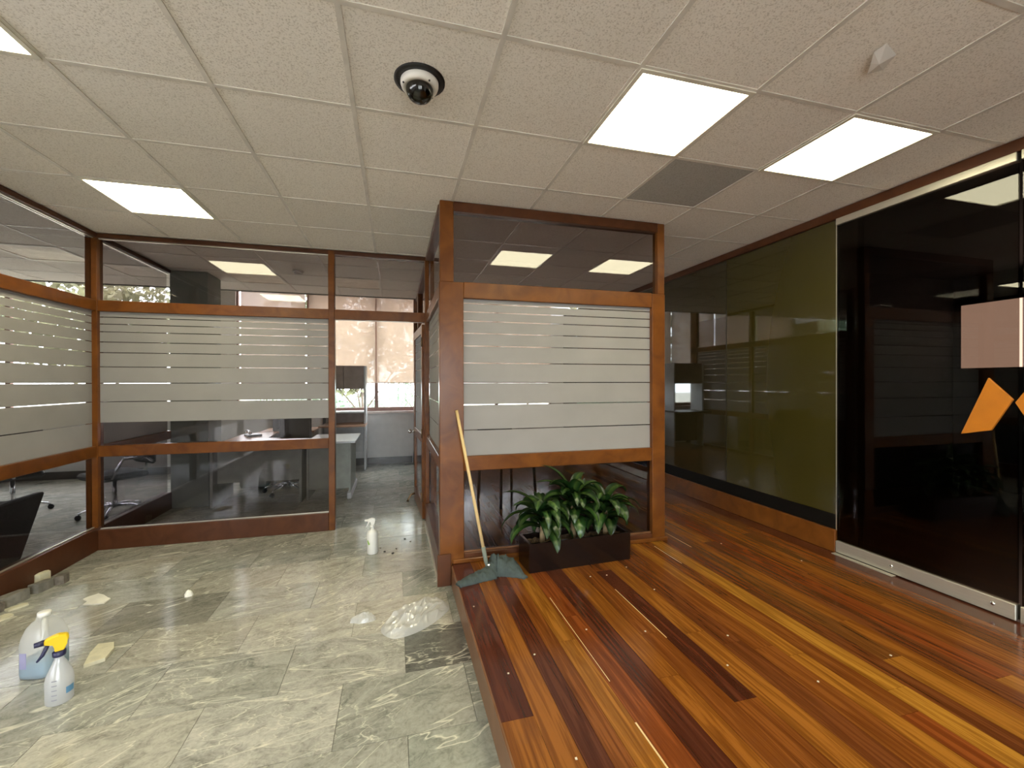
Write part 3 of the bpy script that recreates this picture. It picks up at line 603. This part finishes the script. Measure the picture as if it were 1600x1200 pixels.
def dracaena(label, x, y, hcane, n, lmin, lmax, extra=(), lean=(0, 0)):
    z0 = S + 0.155; t = thing('dracaena_plant', label, 'plant', (x, y, z0), group='dracaenas in the planter')
    tube('cane', [(0, 0, 0), (lean[0] * .4, lean[1] * .4, hcane * .5), (lean[0], lean[1], hcane)], [0.022, 0.019, 0.015], 'cane', t, 10)
    for i in range(n):
        az = 2.39996 * i + LR.uniform(-.3, .3); s = i / n
        hz = hcane * (0.42 + 0.58 * s) + 0.01
        r0 = 0.012
        leaf(t, (lean[0] * hz / hcane + r0 * math.cos(az), lean[1] * hz / hcane + r0 * math.sin(az), hz), az, 0.30 + 0.95 * s + LR.uniform(-.15, .15), LR.uniform(lmin, lmax), LR.uniform(0.078, 0.108), 2.15 + LR.uniform(-.3, .6), LR.uniform(-.5, .5))
    for az, el, ln, wd, dp, hz in extra: leaf(t, (lean[0], lean[1], hz), az, el, ln, wd, dp)
D = math.radians
dracaena('leafy green dracaena at the mop end of the planter', 1.05, 3.02, 0.225, 24, 0.20, 0.31, ((D(176), .45, .40, .05, 2.2, .20), (D(200), .9, .32, .055, 1.5, .21), (D(262), .8, .30, .07, 2.6, .2), (D(285), .7, .28, .07, 2.6, .2), (D(160), 1.0, .36, .06, 1.4, .21)))
dracaena('tallest green dracaena in the middle of the planter', 1.30, 3.03, 0.34, 26, 0.20, 0.31, ((D(170), .85, .33, .06, 1.3, .32), (D(150), 1.15, .36, .06, 1.2, .33), (D(255), .9, .28, .075, 2.4, .3), (D(20), .8, .26, .06, 1.8, .32), (D(300), .8, .3, .075, 2.5, .29)))
dracaena('green dracaena at the end of the planter away from the mop', 1.565, 3.02, 0.265, 23, 0.20, 0.30, ((D(0), .5, .36, .055, 1.9, .24), (D(-25), .5, .30, .06, 1.9, .22), (D(150), .9, .28, .065, 1.7, .26), (D(270), .8, .27, .075, 2.6, .24), (D(110), 1.1, .26, .06, 1.2, .26)))

# ------------------------------------------------------------------ mop
t = thing('flat_mop', 'wooden handled mop with a grey green cloth leaning on the booth post', 'mop', (0.62, 2.985, S))
base = Vector((0.0, 0.0, 0.05)); top = Vector((0.435 - 0.62, 3.180 - 2.985, 1.30 - S)); ax = (top - base)
f1 = base + ax * 0.115
tube('handle', [f1 - ax * 0.02, base + ax * 0.5, top], 0.0115, 'stickwood', t, 14)
tube('ferrule', [base + ax * 0.0, base + ax * 0.03, f1], [0.010, 0.015, 0.0155], 'column', t, 12)
box('clamp', 0.0, 0.045, -0.02, 0.02, 0.03, 0.062, 'chrome', t, 0.004)
def cloth(name, path, parent, hts, wds, seed):
    bm = bmesh.new(); n = 40; m_ = 12; rows = []; low = []
    for i in range(n + 1):
        s = i / n * (len(path) - 1); k = min(int(s), len(path) - 2); q = s - k
        lerp = lambda A: A[k] + (A[k + 1] - A[k]) * (q * q * (3 - 2 * q))
        c = Vector(path[k]).lerp(Vector(path[k + 1]), q); d = (Vector(path[k + 1]) - Vector(path[k])).normalized(); sd = Vector((-d.y, d.x, 0)); h, wd = lerp(hts), lerp(wds); r = []; r2 = []
        for j in range(m_ + 1):
            v = j / m_ * 2 - 1; nz = noise.noise(Vector((i * .22, j * .45, seed))); nz2 = noise.noise(Vector((i * .55, j * .8, seed + 9)))
            x = c + sd * (v * wd * (1 + .12 * nz2)); prof = max(0, 1 - abs(v) ** 3)
            zz = 0.006 + prof * h * (1 + 0.45 * nz + .22 * nz2); r.append(bm.verts.new((x.x, x.y, max(0.004, zz)))); r2.append(bm.verts.new((x.x, x.y, 0.0)))
        rows.append(r); low.append(r2)
    for i in range(n):
        for j in range(m_):
            bm.faces.new((rows[i][j], rows[i + 1][j], rows[i + 1][j + 1], rows[i][j + 1])); bm.faces.new((low[i][j], low[i][j + 1], low[i + 1][j + 1], low[i + 1][j]))
        bm.faces.new((rows[i][0], low[i][0], low[i + 1][0], rows[i + 1][0])); bm.faces.new((rows[i][m_], rows[i + 1][m_], low[i + 1][m_], low[i][m_]))
    bm.faces.new(rows[0] + low[0][::-1]); bm.faces.new(rows[n][::-1] + low[n])
    return new_obj(name, bm, 'mopcloth', parent, True)
cloth('mop_cloth', [(-0.225, -0.155, 0), (-0.12, -0.10, 0), (0.02, -0.045, 0)], t, [0.02, 0.034, 0.045], [0.03, 0.055, 0.075], 4)
cloth('mop_cloth', [(0.0, -0.04, 0), (0.07, -0.005, 0), (0.155, -0.03, 0), (0.24, -0.165, 0)], t, [0.05, 0.105, 0.08, 0.012], [0.06, 0.085, 0.085, 0.02], 17)

# ------------------------------------------------------------------ bottles
def trigger_head(t, z, sc, mh, mt, mn, collar):
    """nozzle towards -x"""
    lathe('collar', [(0.0175 * sc, z), (0.0185 * sc, z + 0.004), (0.0185 * sc, z + 0.016 * sc), (0.013 * sc, z + 0.02 * sc)], collar, t, 18)
    z1 = z + 0.018 * sc
    bm = bmesh.new(); pr = [(0.014, 0), (0.017, 0.025), (0.026, 0.040), (0.022, 0.056), (-0.004, 0.062), (-0.030, 0.055), (-0.040, 0.048), (-0.038, 0.034), (-0.012, 0.032), (-0.012, 0.0)]
    a = [bm.verts.new((x * sc, -0.012 * sc, z1 + zz * sc)) for x, zz in pr]; b = [bm.verts.new((x * sc, 0.012 * sc, z1 + zz * sc)) for x, zz in pr]; n = len(pr)
    bm.faces.new(a); bm.faces.new(b[::-1])
    for i in range(n): bm.faces.new((a[i], b[i], b[(i + 1) % n], a[(i + 1) % n]))
    new_obj('spray_head', bm, mh, t, bevel=0.004 * sc)
    tube('nozzle', [(-0.036 * sc, 0, z1 + 0.043 * sc), (-0.062 * sc, 0, z1 + 0.041 * sc)], [0.0105 * sc, 0.0085 * sc], mn, t, 12)
    tube('trigger', [(-0.026 * sc, 0, z1 + 0.036 * sc), (-0.034 * sc, 0, z1 + 0.018 * sc), (-0.042 * sc, 0, z1 - 0.002 * sc), (-0.056 * sc, 0, z1 - 0.02 * sc)], [0.006 * sc, 0.0065 * sc, 0.006 * sc, 0.003 * sc], mt, t, 8)

t = thing('spray_bottle', 'white spray bottle with a green mark on the marble before the doorway', 'bottle', (-0.203, 3.984, 0))
lathe('bottle_body', [(0.042, 0), (0.046, 0.006), (0.046, 0.175), (0.043, 0.19), (0.026, 0.205), (0.0165, 0.212), (0.0155, 0.232)], 'white', t, 28)
trigger_head(t, 0.228, 1.05, 'white', 'white', 'white', 'white')
prism('green_mark', [(-0.041, -0.0225, 0.115), (-0.030, -0.0355, 0.085), (-0.018, -0.0430, 0.095), (-0.026, -0.0385, 0.105), (-0.036, -0.0295, 0.13)], (-0.0012, -0.0012, 0), 'green', t)

t = thing('spray_bottle', 'clear spray bottle with yellow trigger head, in front of the jug', 'bottle', (-1.545, 2.525, 0), D(28))
lathe('bottle_body', [(0.044, 0), (0.049, 0.006), (0.050, 0.10), (0.047, 0.125), (0.036, 0.155), (0.024, 0.185), (0.0165, 0.20), (0.0155, 0.222)], 'clearpl', t, 28)
trigger_head(t, 0.215, 1.3, 'yellow', 'navy', 'navy', 'navy')
for k in range(5):
    a0 = D(-118); bmz = 0.03 + 0.022 * k; bm = bmesh.new(); pts = [a0 + D(3.6) * q for q in range(7)]
    lo = [bm.verts.new((0.0508 * math.cos(a), 0.0508 * math.sin(a), bmz)) for a in pts]; hi = [bm.verts.new((0.0508 * math.cos(a), 0.0508 * math.sin(a), bmz + 0.004)) for a in pts]
    for q in range(6): bm.faces.new((lo[q], lo[q + 1], hi[q + 1], hi[q]))
    new_obj('level_mark', bm, 'greyprint', t)
bm = bmesh.new(); pts = [D(-62) + D(7) * q for q in range(7)]
lo = [bm.verts.new((0.0510 * math.cos(a), 0.0510 * math.sin(a), 0.045)) for a in pts]; hi = [bm.verts.new((0.0510 * math.cos(a), 0.0510 * math.sin(a), 0.075)) for a in pts]
for q in range(6): bm.faces.new((lo[q], lo[q + 1], hi[q + 1], hi[q]))
new_obj('printed_label', bm, 'bluelabel', t)

t = thing('plastic_jug', 'milky plastic jug with some blue liquid beside the yellow trigger bottle', 'jug', (-1.775, 2.80, 0), D(-12))
lathe('jug_body', [(0.062, 0), (0.072, 0.008), (0.0745, 0.03), (0.0745, 0.165), (0.070, 0.20), (0.056, 0.245), (0.038, 0.272), (0.026, 0.28), (0.025, 0.296)], 'frostpl', t, 36, sq=4.5)
lathe('blue_liquid', [(0.060, 0.004), (0.0715, 0.0095), (0.0741, 0.031), (0.0741, 0.085)], 'liquid', t, 36, sq=4.5)
lathe('jug_cap', [(0.027, 0.293), (0.027, 0.312), (0.024, 0.315)], 'white', t, 24)
tube('jug_handle', [(0.02, -0.02, 0.285), (0.035, -0.035, 0.286), (0.056, -0.056, 0.26), (0.066, -0.066, 0.21), (0.062, -0.062, 0.15), (0.052, -0.052, 0.13)], 0.0125, 'frostpl', t, 10)
prism('jug_label', [(-0.048, -0.0737, 0.06), (-0.016, -0.0737, 0.06), (-0.016, -0.0737, 0.14), (-0.048, -0.0737, 0.14)], (0, -0.0015, 0), 'purple', t)

# ------------------------------------------------------------------ rubble, scraps
def chunk(name, label, cat, x, y, sx, sy, sz, rz, m, seed, group=None, z=0.0, tilt=0.0):
    r = random.Random(seed); bm = bmesh.new()
    pr = [(-1, -1), (0.1, -1.1), (1, -0.9), (1.05, 0.2), (0.8, 1), (-0.3, 1.05), (-1, 0.8)]
    pr = [(a * sx / 2 * r.uniform(.85, 1.08), b * sy / 2 * r.uniform(.85, 1.08)) for a, b in pr]; n = len(pr)
    a = [bm.verts.new((p[0], p[1], 0)) for p in pr]; b = [bm.verts.new((p[0] * .96, p[1] * .96, sz * r.uniform(.9, 1.05) + tilt * p[0])) for p in pr]
    bm.faces.new(a[::-1]); c = bm.verts.new((0, 0, sz * 1.0))
    for i in range(n):
        bm.faces.new((a[i], a[(i + 1) % n], b[(i + 1) % n], b[i])); bm.faces.new((b[i], b[(i + 1) % n], c))
    o = new_obj(name, bm, m); o.location = (x, y, z); o.rotation_euler = (0, 0, rz); return tag(o, label, cat, group)
RG = 'rubble along the left base rail'
chunk('stone_offcut', 'long grey stone offcut lying against the left base rail', 'stone', -2.54, 3.725, 0.085, 0.19, 0.07, D(-24), 'stonegrey', 1, RG)
chunk('stone_offcut', 'grey stone offcut behind the long one, with a pale edge', 'stone', -2.49, 3.905, 0.065, 0.12, 0.065, D(-14), 'stonegrey', 2, RG)
chunk('stone_offcut', 'small pale stone chunk touching the base rail, highest of the rubble', 'stone', -2.565, 4.03, 0.05, 0.09, 0.085, D(-20), 'stonepale', 3, RG)
chunk('stone_offcut', 'brownish stone chunk at the far end of the rubble', 'stone', -2.445, 4.02, 0.07, 0.10, 0.06, D(10), 'stone', 4, RG)
chunk('stone_offcut', 'dark stone piece at the frame edge end of the rubble', 'stone', -2.56, 3.57, 0.10, 0.13, 0.06, D(-12), 'stone', 5, RG)
chunk('stone_offcut', 'flat pale sliver in front of the long grey offcut', 'stone', -2.455, 3.64, 0.045, 0.10, 0.012, D(-40), 'stonepale', 6, RG)
chunk('stone_offcut', 'thin pale tile scrap at the picture edge below the rubble', 'stone', -2.44, 3.49, 0.07, 0.11, 0.012, D(-20), 'stonepale', 8, RG)
o = prism('tile_piece', [(0.0, -0.10, 0), (0.073, -0.058, 0), (0.062, 0.04, 0), (0.028, 0.105, 0), (-0.05, 0.107, 0), (-0.04, 0.02, 0)], (0, 0, 0.02), 'stonepale', bevel=0.002)
o.location = (-1.595, 2.872, 0); tag(o, 'pale broken tile piece lying flat beside the spray bottle', 'tile')
def crumple(name, label, cat, x, y, r, h, m, seed, n=14, flat=1.0, ex=(1, 1)):
    bm = bmesh.new(); rings = []; RR = random.Random(seed)
    for i in range(6):
        s = i / 5; ring = []
        for k in range(n):
            a = 2 * math.pi * k / n; q = 1 + .28 * noise.noise(Vector((math.cos(a) * 2, math.sin(a) * 2, seed + s * 2)))
            rr = r * (1 - s ** 1.6 * .85) * q; zz = h * math.sin(s * math.pi / 2) * (1 + .45 * noise.noise(Vector((k * .9, i * 1.3, seed + 3))))
            ring.append(bm.verts.new((rr * math.cos(a) * ex[0], rr * math.sin(a) * ex[1], max(0.0005 if i else 0, zz if i else 0))))
        rings.append(ring)
    for i in range(5):
        for k in range(n): bm.faces.new((rings[i][k], rings[i][(k + 1) % n], rings[i + 1][(k + 1) % n], rings[i + 1][k]))
    bm.faces.new(rings[0][::-1]); bm.faces.new(rings[5])
    o = new_obj(name, bm, m); o.location = (x, y, 0); return tag(o, label, cat)
o = prism('paper_scrap', [(-0.09, 0.05, 0.001), (-0.10, 0.02, 0.001), (-0.045, -0.03, 0.003), (-0.05, -0.07, 0.001), (0.02, -0.085, 0.002), (0.075, -0.08, 0.001), (0.08, -0.02, 0.003), (0.055, 0.0, 0.001), (0.0, 0.055, 0.002), (-0.05, 0.09, 0.001)], (0, 0, 0.008), 'paper')
o.location = (-2.0, 3.63, 0); tag(o, 'torn white paper scrap lying on the marble behind the jug', 'paper')
crumple('paper_ball', 'small round white paper ball on the marble floor', 'paper', -1.42, 3.53, 0.026, 0.036, 'paper', 9)
crumple('film_scrap', 'small crumpled white plastic scrap left of the clear bag', 'plastic scrap', -0.20, 2.87, 0.055, 0.04, 'frostpl', 12, n=22, ex=(1.4, .7))
# clear bag
bm = bmesh.new(); nx, ny = 60, 44; g = []
for i in range(nx + 1):
    r = []
    for j in range(ny + 1):
        u, v = i / nx * 2 - 1, j / ny * 2 - 1
        x = 0.215 * u * (1 - .25 * v * v) - .02 * v; y = 0.15 * v * (1 - .35 * u * u) + 0.10 * u
        e = max(0, 1 - abs(u) ** 4) * max(0, 1 - abs(v) ** 4)
        cr = 1 - 2.2 * abs(noise.noise(Vector((u * 1.6 + .4 * v, v * 1.9, 1.7)))); c2 = 1 - 2.4 * abs(noise.noise(Vector((u * 3.4 - v, v * 3.1, 5.1))))
        z = 0.003 + e * (0.03 + 0.035 * max(0, cr) + 0.018 * max(0, c2)); r.append(bm.verts.new((x, y, max(0.002, z))))
    g.append(r)
for i in range(nx):
    for j in range(ny): bm.faces.new((g[i][j], g[i + 1][j], g[i + 1][j + 1], g[i][j + 1]))
o = new_obj('plastic_bag', bm, 'bag', smooth=False); o.location = (0.125, 2.80, 0.001); tag(o, 'crumpled clear plastic bag on the marble beside the step', 'bag')
for k, (x, y, s, mm) in enumerate(((-0.10, 3.98, .018, 'darkbit'), (-0.03, 3.92, .022, 'darkbit'), (0.00, 4.02, .015, 'stone'), (0.08, 4.25, .02, 'darkbit'), (0.13, 4.17, .016, 'stone'), (-0.14, 4.08, .014, 'stone'))):
    chunk('grit_piece', 'tiny loose bit of dark grit on the marble near the white spray bottle', 'debris', x, y, s, s * .7, s * .5, k, mm, 40 + k, 'grit by the white spray bottle')
for k, (px, py) in enumerate(((1.42, 2.72), (1.30, 2.73), (1.62, 2.80), (0.50, 1.92), (0.66, 2.02), (1.30, 2.05), (1.00, 2.15), (1.83, 1.50), (2.35, 1.55), (2.95, 2.55), (2.1, 3.3), (2.62, 3.0), (1.7, 1.9), (1.62, 2.45), (0.62, 1.42), (0.45, 2.55), (1.52, 1.70))):
    chunk('paint_chip', 'tiny cream fleck lying loose on the wood floor', 'debris', px, py, .009, .008, .0025, k, 'fleck', 70 + k, 'flecks on the wood floor', z=S + 0.0004)

# ------------------------------------------------------------------ office furniture
def office_chair(label, loc, rz, back=True):
    t = thing('office_chair', label, 'chair', loc, rz)
    for k in range(5):
        a = 2 * math.pi * k / 5; c, s = math.cos(a), math.sin(a)
        lg = tube('base_leg', [(0.03 * c, 0.03 * s, 0.11), (0.16 * c, 0.16 * s, 0.105), (0.27 * c, 0.27 * s, 0.075), (0.30 * c, 0.30 * s, 0.062)], [0.02, 0.017, 0.014, 0.012], 'chrome', t, 8)
        cs = tube('caster', [(0.30 * c - .018 * s, 0.30 * s + .018 * c, 0.028), (0.30 * c + .018 * s, 0.30 * s - .018 * c, 0.028)], 0.028, 'blackpl', lg, 12)
    tube('gas_column', [(0, 0, 0.08), (0, 0, 0.42)], [0.026, 0.02], 'chrome', t, 12)
    box('seat', -0.24, 0.24, -0.23, 0.25, 0.42, 0.49, 'fabric', t, 0.025)
    for s in (-1, 1): tube('armrest', [(s * .24, .12, .45), (s * .29, .10, .56), (s * .29, .04, .66), (s * .29, -.16, .66), (s * .27, -.24, .60)], 0.014, 'chrome', t, 8)
    if back:
        box('backrest', -0.22, 0.22, -0.31, -0.26, 0.55, 1.02, 'fabric', t, 0.022); tube('back_bar', [(0, -.1, .44), (0, -.30, .46), (0, -.315, .62)], 0.016, 'chrome', t, 8)
    return t
office_chair('office chair with chrome star base seen beyond the corner post', (-3.12, 5.95, 0), D(140))
office_chair('office chair with chrome arms behind the lower pane at the desk', (-1.44, 6.52, 0), D(172))
office_chair('office chair in the left office, only a caster showing beside the dark armchair', (-4.25, 6.25, 0), D(36))
# dark armchair close behind the left glass
t = thing('armchair', 'dark grey upholstered armchair standing behind the lower left pane', 'chair', (-3.2, 3.98, 0))
def wedge(name, pts, m, par): return prism(name, [(x, y0_, z) for x, y0_, z in pts], (0, 0, 0), m, par)
bm = bmesh.new()
tp = [(0.30, -0.50), (0.36, -0.50), (0.36, 0.52), (0.30, 0.52)]; bt = [(0.20, -0.40), (0.27, -0.40), (0.27, 0.40), (0.20, 0.40)]
a = [bm.verts.new((x, y, 0.06)) for x, y in bt]; b = [bm.verts.new((x, y, 0.60)) for x, y in tp]
bm.faces.new(a[::-1]); bm.faces.new(b)
for i in range(4): bm.faces.new((a[i], a[(i + 1) % 4], b[(i + 1) % 4], b[i]))
new_obj('backrest', bm, 'fabric', t, bevel=0.012)
box('seat', -0.32, 0.22, -0.38, 0.38, 0.16, 0.42, 'fabric', t, 0.03)
for s in (-1, 1): box('armrest', -0.34, 0.24, s * .40 - .05, s * .40 + .05, 0.10, 0.56, 'fabric', t, 0.03)
for sx in (-.28, .2):
    for sy in (-.36, .36): tube('leg', [(sx, sy, 0), (sx, sy, 0.17)], 0.018, 'blackpl', t, 8)
# left office desk
t = thing('office_desk', 'dark desk in the left office beyond the armchair', 'desk', (-4.6, 5.2, 0))
box('desktop', -0.9, 0.45, -0.4, 0.4, 0.71, 0.74, 'deskwood', t, 0.003); box('modesty_panel', -0.85, 0.40, 0.30, 0.33, 0.12, 0.71, 'deskgrey', t); box('side_panel', 0.40, 0.43, -0.38, 0.38, 0, 0.71, 'deskgrey', t); box('side_panel', -0.88, -0.85, -0.38, 0.38, 0, 0.71, 'deskgrey', t)

# L shaped desk behind the back partition
t = thing('office_desk', 'L shaped desk with pinkish wood top and grey panels behind the back partition', 'desk', (-2.0, 6.3, 0))
prism('desktop', [(-0.18, -0.42, 0.72), (0.86, -0.42, 0.72), (0.86, 0.10, 0.72), (0.30, 0.30, 0.72), (0.24, 1.08, 0.72), (-0.02, 1.08, 0.72), (-0.18, 0.9, 0.72)], (0, 0, 0.03), 'deskwood', t, 0.003)
box('modesty_panel', -0.10, 0.82, -0.32, -0.295, 0.28, 0.72, 'deskgrey', t); box('side_panel', -0.16, -0.13, -0.38, 0.30, 0, 0.72, 'deskgrey', t); box('side_panel', 0.82, 0.85, -0.38, 0.08, 0, 0.72, 'deskgrey', t)
pd = box('drawer_unit', -0.12, 0.20, 0.55, 1.05, 0.02, 0.66, 'deskgrey', t, 0.004)
for k in range(3): box('drawer_front', -0.125, 0.205, 0.535, 0.55, 0.04 + .21 * k, 0.235 + .21 * k, 'deskgrey', pd, 0.003)
t = thing('desk_phone', 'black and silver desk phone on the pinkish desktop', 'phone', (-1.96, 6.85, 0.75), D(30))
prism('phone_base', [(-.09, -.1, 0), (.09, -.1, 0), (.09, .1, 0), (-.09, .1, 0)], (0, 0, .03), 'blackpl', t, .006); tube('handset', [(-.06, -.1, .05), (-.06, -.06, .075), (-.06, .06, .085), (-.06, .1, .06)], [.022, .014, .014, .022], 'chrome', t, 10)
t = thing('printer', 'black printer behind the desk, under the lower edge of the frosted film', 'printer', (-1.62, 7.65, 0.75))
box('printer_body', -0.24, 0.24, -0.20, 0.2, 0.0, 0.20, 'blackpl', t, 0.012); box('paper_tray', -0.18, 0.18, -0.30, -0.20, 0.03, 0.05, 'blackpl', t, 0.004); box('lid', -0.22, 0.22, -0.17, 0.18, 0.20, 0.235, 'blackpl', t, 0.01)
t = thing('low_cabinet', 'low cabinet carrying the black printer under the window', 'cabinet', (-1.62, 7.70, 0))
box('body', -0.40, 0.34, -0.26, 0.26, 0.0, 0.72, 'deskgrey', t, 0.004); box('worktop', -0.42, 0.36, -0.28, 0.28, 0.72, 0.75, 'deskwood', t, 0.003)
for s in (-.21, .15):
    dd = box('door', s - .165, s + .165, -0.275, -0.26, 0.04, 0.70, 'deskgrey', t, 0.003); tube('handle', [(s + .12, -.285, .45), (s + .12, -.285, .55)], .006, 'chrome', dd, 8)
# white desk by the doorway
t = thing('white_desk', 'white topped desk with a grey end panel just inside the doorway', 'desk', (-0.86, 6.36, 0))
box('desktop', -0.26, 0.348, -0.44, 0.46, 0.725, 0.75, 'deskwhite', t, 0.003); box('end_panel', 0.26, 0.285, -0.36, 0.40, 0.08, 0.725, 'deskgrey', t, 0.002); box('front_panel', -0.24, 0.26, -0.33, -0.305, 0.12, 0.725, 'deskgrey', t, 0.002); box('foot', 0.245, 0.30, -0.44, 0.44, 0.0, 0.08, 'hutchgrey', t, 0.01); box('end_panel', -0.25, -0.225, -0.36, 0.40, 0.0, 0.725, 'deskgrey', t, 0.002)
def hutch(label, x0, x1):
    t = thing('shelf_hutch', label, 'shelf unit', ((x0 + x1) / 2, 7.98, 0)); h = (x1 - x0) / 2
    box('side_panel', -h, -h + 0.03, -0.18, 0.2, 0, 1.80, 'hutchgrey', t, 0.003); box('side_panel', h - 0.03, h, -0.18, 0.2, 0, 1.80, 'hutchgrey', t, 0.003)
    ov = box('overhead_cabinet', -h + 0.03, h - 0.03, -0.16, 0.2, 1.40, 1.80, 'hutch', t, 0.004)
    for s in (-1, 1): box('cabinet_door', min(s * .004, s * (h - .035)), max(s * .004, s * (h - .035)), -0.178, -0.16, 1.405, 1.795, 'hutch', ov, 0.003)
    box('shelf', -h + 0.03, h - 0.03, -0.12, 0.2, 0.985, 1.01, 'deskwhite', t, 0.002); box('back_panel', -h + 0.03, h - 0.03, 0.15, 0.17, 0.80, 0.985, 'hutch', t)
    box('worktop', -h - 0.005, h + 0.005, -0.42, 0.2, 0.77, 0.80, 'deskwood', t, 0.003); box('modesty_panel', -h + 0.03, h - 0.03, -0.02, 0.0, 0.30, 0.77, 'hutchgrey', t)
hutch('grey shelf unit with brown overhead cabinet before the window, seen in the doorway', -1.22, -0.50)
t = thing('shelf_hutch', 'brown overhead shelf unit inside the booth, mirrored in the olive wall', 'shelf unit', (0.80, 7.9, S))
box('side_panel', -0.36, -0.33, -0.18, 0.2, 0, 1.75, 'hutchgrey', t, 0.003); box('side_panel', 0.33, 0.36, -0.18, 0.2, 0, 1.75, 'hutchgrey', t, 0.003); box('overhead_cabinet', -0.33, 0.33, -0.17, 0.2, 1.32, 1.75, 'hutch', t, 0.004); box('worktop', -0.37, 0.37, -0.42, 0.2, 0.72, 0.75, 'darkstrip', t, 0.003); box('modesty_panel', -0.33, 0.33, -0.02, 0.0, 0.1, 0.72, 'darkstrip', t)
# visitor chair and glass side table in the booth
t = thing('visitor_chair', 'dark four legged chair inside the booth behind the plants', 'chair', (1.22, 4.75, S), D(20))
for sx, sy in ((-.22, -.22), (.22, -.22), (-.22, .22), (.22, .22)): tube('leg', [(sx * 1.08, sy * 1.08, 0), (sx, sy, .44)], .016, 'blackpl', t, 8)
box('seat', -.25, .25, -.25, .25, .43, .48, 'fabric', t, .018); box('backrest', -.24, .24, .22, .26, .58, .95, 'fabric', t, .015)
for s in (-1, 1): tube('back_post', [(s * .2, .235, .44), (s * .2, .25, .62)], .012, 'blackpl', t, 8)

# ------------------------------------------------------------------ outside
gd = sbox('ground', -40, 40, YW + 0.2, 60, -0.3, -0.15, 'grass')
def clump(name, label, cat, x, y, z0, rx, ry, rz, n, leafsize, m, trunk=None, seed=0, thr=-0.12):
    t = thing(name, label, cat, (x, y, -0.15)); R = random.Random(seed); bm = bmesh.new()
    for i in range(n):
        while True:
            p = Vector((R.uniform(-1, 1), R.uniform(-1, 1), R.uniform(-1, 1)))
            if p.length < 1 and noise.noise(p * 2.4 + Vector((seed, 0, 0))) > thr: break
        c = Vector((p.x * rx, p.y * ry, z0 + rz + p.z * rz)); a = Vector((R.gauss(0, 1), R.gauss(0, 1), R.gauss(0, 1))).normalized(); b = a.orthogonal().normalized() * leafsize * R.uniform(.6, 1.2); a = a * leafsize * R.uniform(.8, 1.6)
        bm.faces.new([bm.verts.new(c + v) for v in (-a, b * .6, a, -b * .6)])
    new_obj('foliage', bm, m, t, kind='stuff')
    if trunk:
        tube('trunk', [(0, 0, 0), (.1, 0, z0 * .5), (.0, .05, z0 + rz * .6)], [trunk, trunk * .8, trunk * .4], 'bark', t, 8)
        for k in range(4):
            a = 1.57 * k + seed; tube('branch', [(0.05, 0, z0 * .55), (rx * .35 * math.cos(a), ry * .35 * math.sin(a), z0 + rz * .4), (rx * .7 * math.cos(a), ry * .7 * math.sin(a), z0 + rz * 1.1)], [trunk * .5, trunk * .35, trunk * .15], 'bark', t, 6)
    return t
clump('garden_hedge', 'low pale green hedge outside, behind the shelf unit', 'hedge', -2.4, 17.5, 0.0, 3.4, 0.6, 0.62, 5000, 0.06, 'foliage', seed=1)
clump('garden_shrub', 'pale leafy shrub outside the window right of the mullion', 'shrub', 0.75, 14.0, 0.75, 1.1, 0.7, 0.62, 1700, 0.05, 'foliage', 0.04, 2)
clump('garden_tree', 'tree casting dappled shapes on the blinds behind the doorway', 'tree', -1.0, 13.0, 1.3, 2.9, 0.7, 2.0, 2300, 0.13, 'foliage2', 0.05, 3, thr=-0.02)
clump('garden_tree', 'leafy tree outside behind the booth blinds', 'tree', 4.4, 14.5, 1.75, 2.7, 0.7, 2.0, 2300, 0.13, 'foliage2', 0.06, 4, thr=-0.02)
clump('garden_tree', 'autumn coloured tree outside the left office windows', 'tree', -7.2, 13.0, 1.6, 2.2, 1.4, 1.9, 5000, 0.08, 'foliage2', 0.08, 5)
clump('garden_tree', 'green tree outside seen through the upper left pane', 'tree', -12.4, 15.0, 1.4, 2.0, 1.2, 1.8, 4000, 0.08, 'foliage', 0.08, 6)
